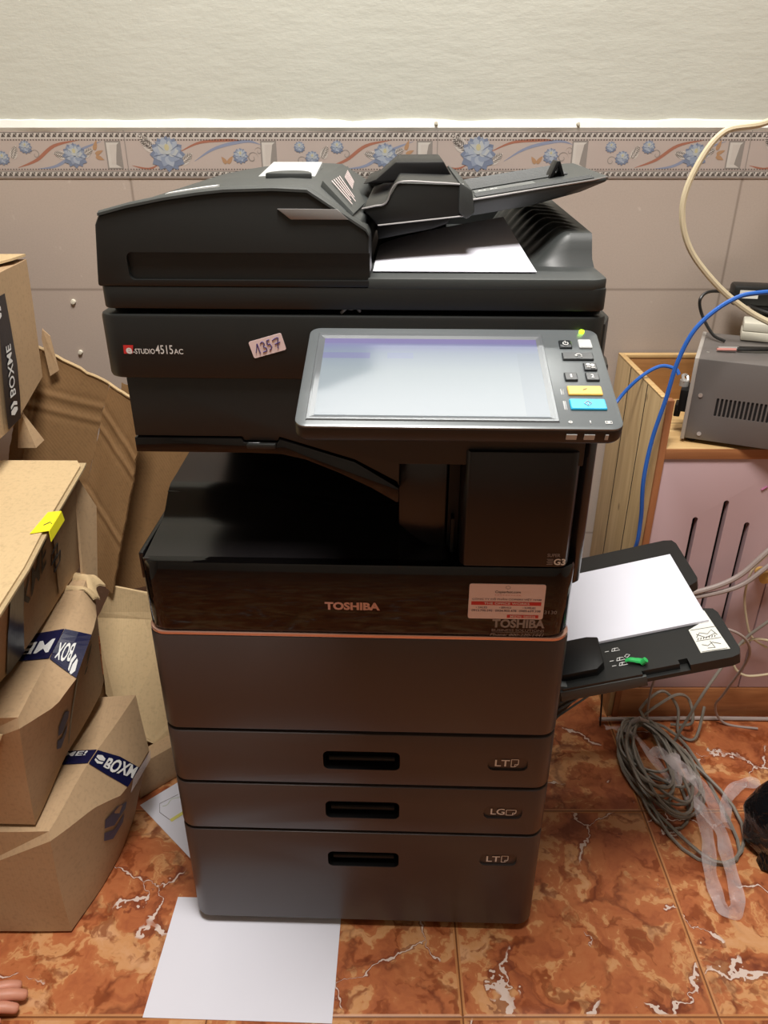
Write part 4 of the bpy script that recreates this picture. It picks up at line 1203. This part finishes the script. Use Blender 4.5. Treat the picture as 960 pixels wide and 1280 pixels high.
F_ = empty('cardboard_sheet', (0, 0, 0))
tag(F_, 'bright tan folded cardboard sheet standing on end between the cartons and the photocopier', 'cardboard')
b = MB(); c = [V((-.5964, 1.42, .3402)), V((-.43, 1.42, .30)), V((-.43, 1.40, .262)), V((-.6332, 1.40, .2713))]
b.slab(rough_edge(c, .002, 6), (0, .004, .001)); b.build('bent_top', 'cardlite', F_, smooth=0)
b = MB(); c = [V((-.6332, 1.40, .2713)), V((-.43, 1.40, .262)), V((-.43, 1.22, .030)), V((-.5194, 1.22, .0958)), V((-.600, 1.29, .150))]
b.slab(rough_edge(c, .002, 6), (0, .004, .002)); b.build('main_panel', 'cardlite', F_, smooth=0)
b = MB(); b.hexa([(-.505, 1.138, .001), (-.40, 1.238, .001), (-.43, 1.262, .001), (-.53, 1.17, .001), (-.495, 1.150, .086), (-.40, 1.240, .086), (-.43, 1.262, .086), (-.52, 1.175, .086)])
tag(b.build('small_carton', 'card', bevel=.002), 'small plain carton on the floor behind the printed sheet', 'box')
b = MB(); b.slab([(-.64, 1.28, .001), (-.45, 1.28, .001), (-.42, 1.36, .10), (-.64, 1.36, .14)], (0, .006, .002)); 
tag(b.build('cardboard_offcut', 'kraftshade', smooth=0), 'dark brown cardboard offcut in the gap above the small carton', 'cardboard')

# ------------------------------------------------------------------ wooden cabinet
K = empty('wooden_cabinet', (.53, 1.385, 0))
tag(K, 'low plank cabinet with pink slotted doors against the tiled wall', 'cabinet')
def kb(name, m, x0, x1, y0, y1, z0, z1, bv=.0015, parent=K):
    b = MB(); b.box(x0-.53, x1-.53, y0-1.385, y1-1.385, z0, z1); return b.build(name, m, parent, bevel=bv)
side = kb('side_panel', 'wood', .524, .536, 1.386, 1.688, .0, .783)
for y, d in ((1.47, 0), (1.585, 0)):
    b = MB(); b.box(-.0068, -.0058, y-1.386, y-1.385+.0012, .0, .783); b.build('plank_joint', 'slot', side)
kb('front_post', 'woodred', .536, .549, 1.381, 1.40, .0, .780)
kb('top_rail', 'woodx', .524, .536, 1.386, 1.688, .783, .7865, .001)
kb('shelf', 'woodx', .549, 1.35, 1.384, 1.688, .668, .682)
kb('shelf_edge', 'woodbase', .549, 1.35, 1.3815, 1.3842, .660, .681, .0005)
kb('shelf_joint', 'slot', .549, 1.35, 1.52, 1.5215, .6822, .6826, 0)
kb('back_board', 'woodback', .536, 1.35, 1.676, 1.688, .668, .778)
kb('back_rail', 'woodx', .536, 1.35, 1.674, 1.69, .778, .786, .001)
kb('base_board', 'woodbase', .549, 1.35, 1.384, 1.396, .0, .085)
kb('carcass', 'slot', .552, 1.35, 1.415, 1.67, .01, .655)
kb('side_panel', 'wood', 1.35, 1.362, 1.386, 1.688, .0, .783)
d1_ = kb('door', 'pinkdoor', .550, .815, 1.3855, 1.400, .087, .659)
d2_ = kb('door', 'pinkdoor', .8175, 1.35, 1.3855, 1.400, .087, .659)
fz = lambda u, v, w: (u-.53, w, v)
cut(d1_, [(lambda q, x=x, z=z: q.prism(rrect(x-.0055, x+.0055, .2, z, .0054, 5), fz, -.02, .03)) for x, z in ((.6355, .530), (.6915, .568), (.7435, .518))])
b = MB(); b.tube([(.755-.53, -.0005, .592), (.765-.53, -.0005, .600)], .0022, 5)
b.build('pink_scuff', mat('magenta_scuff', '#b46a92', .5, var=.1), d1_)
b = MB()
rr = [(0.0, .0), (.011, .002), (.013, .012), (.010, .024), (.014, .032), (.0, .036)]
b.loft([[(.262+r*math.cos(2*PI*i/14), -.002-h*1.0, .405+r*math.sin(2*PI*i/14)) for i in range(14)] for r, h in rr[1:]])
b.build('knob', 'wax', d1_)['label'] = 'yellow turned knob'

# ------------------------------------------------------------------ voltage stabiliser box
U = empty('voltage_stabilizer', (.587, 1.42, .683), math.radians(-24))
tag(U, 'grey metal power box with row of vent slots on the cabinet top', 'power box')
b = MB(); b.box(.006, .30, 0, .215, .008, .168); ub = b.build('casing', 'ups', U, bevel=.002)
cut(ub, [(lambda q, i=i: q.prism(rrect(.052+.0076*i, .0566+.0076*i, .060, .096, .0015, 2), lambda u, v, w: (u, w, v), -.01, .004)) for i in range(21)])
b = MB(); b.use('slot'); b.box(.050, .218, .0022, .006, .058, .098); b.build('vent_backing', None, U, smooth=0)
b = MB(); b.use('upsedge'); b.prism([(.0, .006), (.0075, .006), (.0075, .169), (.0, .169)], lambda u, v, w: (u, w, v), -.002, .215); b.build('end_plate', None, U, bevel=.001)
for x, z in ((.022, .098), (.033, .021)):
    b = MB(); b.cyl((x, -.002, z), .004, .003, 'Y', 12); b.build('screw', 'screw', U)
b = MB(); b.cyl((.02, .05, .167), .003, .0022, 'Z', 10); b.build('screw', 'screw', U)
for x in (.02, .27):
    for y in (.02, .19):
        b = MB(); b.cyl((x, y, .0), .009, .009, 'Z', 12, .008); b.build('foot', 'rubber', U)
b = MB(); b.box(-.016, .0, .03, .085, .05, .095); b.box(-.022, -.01, .04, .075, .035, .06); b.build('socket', 'deep', U, bevel=.002)
b = MB(); b.cyl((-.013, .058, .095), .009, .012, 'Z', 12); b.tube(cat([(-.013, .05, .105), (-.018, .06, .115), (-.01, .07, .112), (-.006, .06, .102)], 4), .003, 6); b.build('terminal', 'screw', U)
# loose black lead with crimped copper end on the box
ZT = .683+.1685
def on_u(x, y, z=0): return V((.587+x*math.cos(math.radians(24))+y*math.sin(math.radians(24)), 1.42-x*math.sin(math.radians(24))+y*math.cos(math.radians(24)), ZT+z))
Q = empty('power_lead', tuple(on_u(.05, .06)), 0)
tag(Q, 'flat black twin lead with bare silvery red tip lying on the grey power box', 'cable')
def rel(o, pts): return [V(p)-o.location for p in pts]
b = MB(); b.tube(rel(Q, cat([on_u(.07, .075, .006), on_u(.11, .085, .007), on_u(.17, .115, .006), on_u(.25, .15, .006)], 6)), .0045, 8, flat=.8)
b.tube(rel(Q, cat([on_u(.07, .084, .006), on_u(.12, .098, .007), on_u(.18, .126, .006), on_u(.25, .158, .006)], 6)), .004, 8, flat=.8); b.build('lead', 'blackc', Q)
b = MB(); b.use('screw'); b.tube(rel(Q, [on_u(.036, .073, .005), on_u(.072, .082, .006)]), .0042, 8, flat=.7)
b.use(mat('reddish_tip', '#c2837a', .4, var=.1)); b.tube(rel(Q, [on_u(.034, .062, .0045), on_u(.068, .07, .0055)]), .0042, 8, flat=.7); b.build('bare_tip', None, Q)

# power strip
S_ = empty('power_strip', tuple(on_u(.118, .170, .001)), math.radians(-22))
tag(S_, 'ivory multi socket power strip lying on the grey power box', 'power strip')
b = MB(); b.box(-.045, .25, -.002, .062, 0, .018); b.build('lower_shell', 'ivory', S_, bevel=.003)
b = MB(); b.box(-.044, .249, -.001, .061, .0185, .036); sh = b.build('upper_shell', 'ivory', S_, bevel=.003)
cut(sh, [(lambda q, x=x, y=y: q.box(x, x+.008, y, y+.003, .03, .05)) for x in (.07, .12, .17) for y in (.02, .036)])
# adapter
T_ = empty('power_adapter', (.790, 1.618, ZT+.034), math.radians(-12))
tag(T_, 'black plug adapter with white rating label plugged into the ivory strip', 'adapter')
b = MB(); b.box(-.068, .06, -.024, .024, .022, .063); b.build('body', 'black', T_, bevel=.006)
b = MB(); b.box(-.02, .02, -.02, .02, .0, .024); b.build('plug', 'black', T_, bevel=.003)
b = MB(); b.box(-.056, -.02, -.0252, -.0235, .038, .054); b.build('rating_label', 'labelw', T_, smooth=0)

# ------------------------------------------------------------------ cables
def cable(name, label, pts, r, m, k=10, n=8):
    b = MB(); b.tube(cat(pts, k), r, n)
    return tag(b.build(name, m), label, 'cable')
cable('power_cable', 'thick cream cable looping down the tiled wall at the right', [(.80, 1.60, 1.30), (.6686, 1.5, 1.2481), (.5953, 1.5, 1.2319), (.557, 1.5, 1.1743), (.5447, 1.5, 1.1075), (.5706, 1.5, 1.0377), (.633, 1.5, .9721), (.6961, 1.5, .9268), (.7496, 1.49, .8999), (.85, 1.45, .86)], .0058, 'cream')
cable('network_cable', 'long blue network cable hanging in front of the plank cabinet side', [(.85, 1.38, .99), (.6669, 1.36, .9854), (.6072, 1.36, .9717), (.5559, 1.36, .9256), (.5326, 1.36, .8648), (.5222, 1.36, .789), (.5098, 1.36, .7093), (.505, 1.355, .6254), (.515, 1.36, .537), (.515, 1.37, .46), (.505, 1.45, .38), (.50, 1.58, .30), (.49, 1.66, .2)], .0042, 'bluec')
cable('network_cable', 'short blue cable arching from behind the photocopier to the grey power box', [(.345, 1.56, .004), (.35, 1.52, .12), (.365, 1.48, .35), (.39, 1.45, .55), (.455, 1.48, .705), (.482, 1.5, .7456), (.5163, 1.5, .7878), (.5528, 1.5, .811), (.580, 1.49, .809), (.587, 1.483, .799)], .0038, 'bluec')
pk = [on_u(.045, .135, .004), on_u(.02, .15, .012), (.652, 1.585, .895), (.645, 1.59, .925), (.668, 1.60, .938), (.72, 1.61, .93), (.765, 1.60, .905), (.81, 1.58, .893)]
cable('adapter_cable', 'thin black looped cord behind the grey power box', [tuple(p) for p in pk], .0032, 'blackc')
cable('grey_cable', 'upper pinkish grey cable leaving the side tray towards the right', [(.275, 1.30, .36), (.42, 1.31, .36), (.55, 1.33, .37), (.6482, 1.34, .3782), (.7238, 1.34, .4135), (.7776, 1.34, .480), (.88, 1.35, .60)], .0055, 'greypk')
cable('grey_cable', 'lower pinkish grey cable running beside the other behind the side tray', [(.275, 1.315, .345), (.42, 1.32, .345), (.55, 1.335, .356), (.65, 1.34, .366), (.735, 1.34, .3935), (.79, 1.34, .448), (.9, 1.35, .55)], .0050, 'greypk')
cable('grey_cable', 'dark grey cord rising to the right from the tray corner', [(.655, 1.30, .006), (.67, 1.30, .06), (.70, 1.30, .16), (.7681, 1.34, .2446), (.8149, 1.34, .3034), (.9, 1.35, .38)], .0033, 'greyc')
cable('white_cord', 'pale thin cord looping on the pink door beside the yellow knob', [(.79, 1.36, .46), (.765, 1.36, .42), (.762, 1.36, .36), (.778, 1.36, .30), (.80, 1.36, .25), (.84, 1.36, .22)], .0026, 'cream')
cable('white_cord', 'pale cord curling out low behind the tray corner', [(.84, 1.35, .245), (.80, 1.35, .250), (.768, 1.35, .225), (.768, 1.34, .185), (.80, 1.34, .158), (.86, 1.35, .155)], .0028, 'cream')
cable('thin_cable', 'thin grey cable hanging under the tray near the cabinet edge', [(.275, 1.24, .36), (.42, 1.25, .37), (.55, 1.28, .33), (.585, 1.30, .25), (.592, 1.33, .12), (.600, 1.34, .04), (.604, 1.335, .02)], .0026, 'greypk')
cable('thin_cable', 'thin grey cable dropping from the tray corner to the floor', [(.275, 1.19, .38), (.45, 1.19, .40), (.64, 1.20, .39), (.722, 1.22, .32), (.742, 1.30, .15), (.755, 1.35, .06), (.79, 1.355, .006), (.86, 1.34, .004)], .0028, 'greypk')
cable('grey_cable', 'straight grey cable lying along the foot of the cabinet', [(.50, 1.362, .012), (.62, 1.368, .008), (.75, 1.372, .006), (.95, 1.368, .006)], .0048, 'greypk')
cable('thin_wire', 'thin dark wire between the photocopier and the plank cabinet', [(.31, 1.50, .70), (.37, 1.45, .55), (.41, 1.42, .44), (.45, 1.40, .34), (.49, 1.37, .15), (.50, 1.35, .004)], .0022, 'blackc')

# coil of grey cable, tied at the back
pts = []
T0 = V((.578, 1.335, .035))
random.seed(11)
loops = 15
for k in range(loops):
    t = k/(loops-1)
    ln = random.uniform(.17, .34); wd = random.uniform(.04, .078)
    ang = -1.46+random.uniform(-.20, .06)
    if k in (3, 7): ln, wd = .365, .085
    if k == 5: ln, wd = .16, .05
    d = V((math.cos(ang), math.sin(ang), 0)); s = V((-d.y, d.x, 0))
    base = T0+V((random.uniform(-.012, .012), random.uniform(-.012, .012), 0))
    for i in range(26):
        a = 2*PI*i/26
        p = base+d*(ln/2*(1-math.cos(a)))+s*(wd*math.sin(a)*(1 if k % 2 else -1)*(1.0+.22*math.sin(2*a+k)))
        p.z = .005+.0075*((k*5) % 7)*(.35+.65*math.sin(a/2))*.75+.018*max(0, math.cos(a))**2+.003*math.sin(3*a+k)
        pts.append(p)
pre = cat([(.66, 1.345, .012), (.70, 1.33, .03), (.695, 1.355, .075), (.66, 1.345, .10), (.62, 1.34, .075), (.59, 1.335, .05)], 8)
post = cat([T0+V((0, 0, .03)), (.60, 1.345, .09), (.632, 1.35, .105), (.668, 1.345, .06), (.67, 1.32, .01), (.70, 1.30, .012), (.725, 1.34, .07)], 8)
b = MB(); b.tube([V(p) for p in pre]+pts+[V(p) for p in post], .0034, 6)
coil = b.build('coiled_cable', 'greyc'); tag(coil, 'tangled coil of grey cable on the floor beside the cabinet', 'cable')
b = MB(); b.tube([(.560, 1.327, .03), (.575, 1.32, .052), (.597, 1.329, .034), (.595, 1.345, .02)], .006, 8); b.build('tie', 'greypk', coil)
def ribbon3(b, pts, w, k=8, tw=0):
    P_ = cat(pts, k); n = len(P_)
    prev = None
    rows = []
    for i, p in enumerate(P_):
        t = (P_[min(i+1, n-1)]-P_[max(i-1, 0)]).normalized()
        s = V((-t.y, t.x, 0)); s = s.normalized() if s.length > .01 else V((1, 0, 0))
        a = tw*math.sin(i*.5)
        s = s*math.cos(a)+V((0, 0, 1))*abs(math.sin(a))
        ww = w*(1+.10*math.sin(i*.7))
        rows.append([b.v(p-s*ww), b.v(p+s*ww*.2+V((0, 0, .004))), b.v(p+s*ww)])
    for a, c in zip(rows, rows[1:]):
        for q_ in range(2): b.face([a[q_], a[q_+1], c[q_+1], c[q_]])
b = MB()
ribbon3(b, [(.640, 1.20, .02), (.637, 1.10, .018), (.623, 1.02, .02), (.605, .96, .014), (.5995, .905, .010), (.605, .885, .004), (.622, .882, .004), (.636, .91, .010), (.647, .99, .018), (.655, 1.05, .02), (.62, 1.12, .03)], .0125)
ribbon3(b, [(.62, 1.22, .045), (.60, 1.15, .03), (.56, 1.28, .035), (.54, 1.33, .012), (.505, 1.335, .014)], .011, tw=.5)
ribbon3(b, [(.58, 1.24, .04), (.61, 1.20, .045), (.65, 1.12, .045), (.66, 1.05, .03)], .012, tw=.6)
tag(b.build('plastic_strap', 'film', fix=False), 'crumpled clear plastic strap tangled in the grey coil, looping towards the front', 'plastic strap')
b = MB(); ribbon3(b, [(.672, 1.05, .016), (.685, 1.085, .008), (.705, 1.13, .012), (.745, 1.165, .012), (.79, 1.175, .01)], .0115, tw=.4)
tag(b.build('plastic_strip', 'film', fix=False), 'clear plastic strip between the coil and the black bag', 'plastic strap')

# black bag at the right edge
b = MB()
ctr = V((.83, 1.0, 0))
def bagp(u, v):
    a = 2*PI*u; t = v
    r = (.118+.012*math.sin(3*a))*math.sin(PI*min(.30+.66*t, 1))**.8
    z = .002+.215*t
    fold = 1+.07*noise.noise(V((math.cos(a)*3, math.sin(a)*3, t*6)))+.05*math.sin(11*a+6*t)*t
    p = ctr+V((math.cos(a)*r*fold*(1.15), math.sin(a)*r*fold*.95, z+.008*math.sin(5*a)*t))
    return p
G = b.grid(bagp, 64, 22)
b.poly([bagp(i/64, 0) for i in range(64)]); b.poly([bagp(i/64, 1) for i in range(64)][::-1])
c0_ = V((.722, .985, .004))
b.loft([[(.735, .94, .03), (.76, .93, .10), (.755, 1.03, .09), (.73, 1.02, .02)], [(.706, .968, .004), (.712, .965, .022), (.712, .992, .022), (.706, .990, .004)]])
bmesh.ops.remove_doubles(b.b, verts=b.b.verts, dist=1e-5)
tag(b.build('rubbish_bag', 'bag', smooth=60), 'shiny black plastic bag on the floor at the right edge', 'bag')

# ------------------------------------------------------------------ hand of a person at the lower left
def skin_mesh(name, verts, edges, radii, m, parent=None, sub=2):
    me = D.meshes.new(name); me.from_pydata([tuple(v) for v in verts], edges, []); me.update()
    o = D.objects.new(name, me); COL.objects.link(o)
    q = bmesh.new(); q.from_mesh(me); lay = q.verts.layers.skin.verify(); q.verts.ensure_lookup_table()
    for i, r in enumerate(radii):
        q.verts[i][lay].radius = r if isinstance(r, tuple) else (r, r)
    q.verts[0][lay].use_root = True
    q.to_mesh(me); q.free()
    md = o.modifiers.new('s', 'SKIN'); md.use_smooth_shade = True
    s = o.modifiers.new('d', 'SUBSURF'); s.levels = s.render_levels = sub
    dg = bpy.context.evaluated_depsgraph_get(); dg.update()
    nm = D.meshes.new_from_object(o.evaluated_get(dg))
    o.modifiers.clear(); o.data = nm; D.meshes.remove(me)
    nm.materials.clear(); nm.materials.append(M[m])
    for p in nm.polygons: p.use_smooth = True
    if parent: o.parent = parent
    return o
hv = [(-.700, .705, .030), (-.665, .708, .032), (-.635, .712, .030),      # wrist, palm, knuckles
      (-.78, .72, .045), (-.88, .70, .07),                                  # forearm
      (-.625, .734, .026), (-.600, .742, .022), (-.582, .747, .014),       # index
      (-.618, .720, .029), (-.590, .727, .025), (-.566, .732, .014),       # middle
      (-.618, .705, .027), (-.592, .709, .022), (-.572, .711, .013),       # ring
      (-.628, .690, .024), (-.608, .690, .018), (-.592, .690, .012),       # little
      (-.672, .732, .022), (-.650, .748, .017), (-.628, .755, .012)]       # thumb
he = [(0, 1), (1, 2), (0, 3), (3, 4), (1, 5), (5, 6), (6, 7), (2, 8), (8, 9), (9, 10), (2, 11), (11, 12), (12, 13), (1, 14), (14, 15), (15, 16), (0, 17), (17, 18), (18, 19)]
hr = [(.026, .019), (.030, .016), (.022, .013), (.027, .024), (.034, .031)]+[.0100, .0093, .0080]+[.0108, .010, .0085]+[.0100, .0093, .0080]+[.0090, .0082, .0072]+[.0115, .010, .0085]
hand = skin_mesh('person', hv, he, hr, 'skin')
tag(hand, 'bare hand of a person resting on the marble floor in the lower left corner', 'person')

# ------------------------------------------------------------------ lights that the room has
def lamp(name, label, loc, rot, size, sy, power, col, hous):
    r = empty(name, loc, 0); tag(r, label, 'light')
    b = hous(); b.parent = r
    l = D.lights.new(name, 'AREA'); l.shape = 'RECTANGLE'; l.size = size; l.size_y = sy; l.energy = power; l.color = col
    o = D.objects.new('light_source', l); COL.objects.link(o); o.parent = r; o.rotation_euler = rot
    return r
def h1():
    b = MB(); b.box(-.62, .62, -.03, .055, .01, .07); return b.build('housing', 'ivory', None, bevel=.004)
def h2():
    b = MB(); b.box(-.32, .32, -.32, .32, .012, .03); return b.build('housing', 'ivory', None, bevel=.004)
lamp('wall_light', 'tube light high on the wall above the photocopier', (.25, 1.64, 2.42), (math.radians(-35), 0, 0), 1.2, .05, 9, (1, .975, .93), h1)
lamp('ceiling_light', 'square ceiling light above the middle of the room', (.0, .48, 2.86), (0, 0, 0), .6, .6, 42, (1, .965, .92), h2)

# ------------------------------------------------------------------ world, camera, colour
w = D.worlds.new('world'); SC.world = w; w.use_nodes = True
w.node_tree.nodes['Background'].inputs[0].default_value = (.8, .8, .8, 1); w.node_tree.nodes['Background'].inputs[1].default_value = .1
cam = D.cameras.new('camera'); co = D.objects.new('camera', cam); COL.objects.link(co)
co.location = (0, 0, 1.26); co.rotation_euler = (math.radians(90-27.4), 0, 0)
cam.sensor_fit = 'HORIZONTAL'; cam.sensor_width = 36; cam.lens = 36; cam.clip_start = .02
SC.camera = co
SC.view_settings.view_transform = 'Standard'; SC.view_settings.look = 'None'
SC.view_settings.gamma = 1; SC.view_settings.use_curve_mapping = False
SC.view_settings.exposure = 0.82
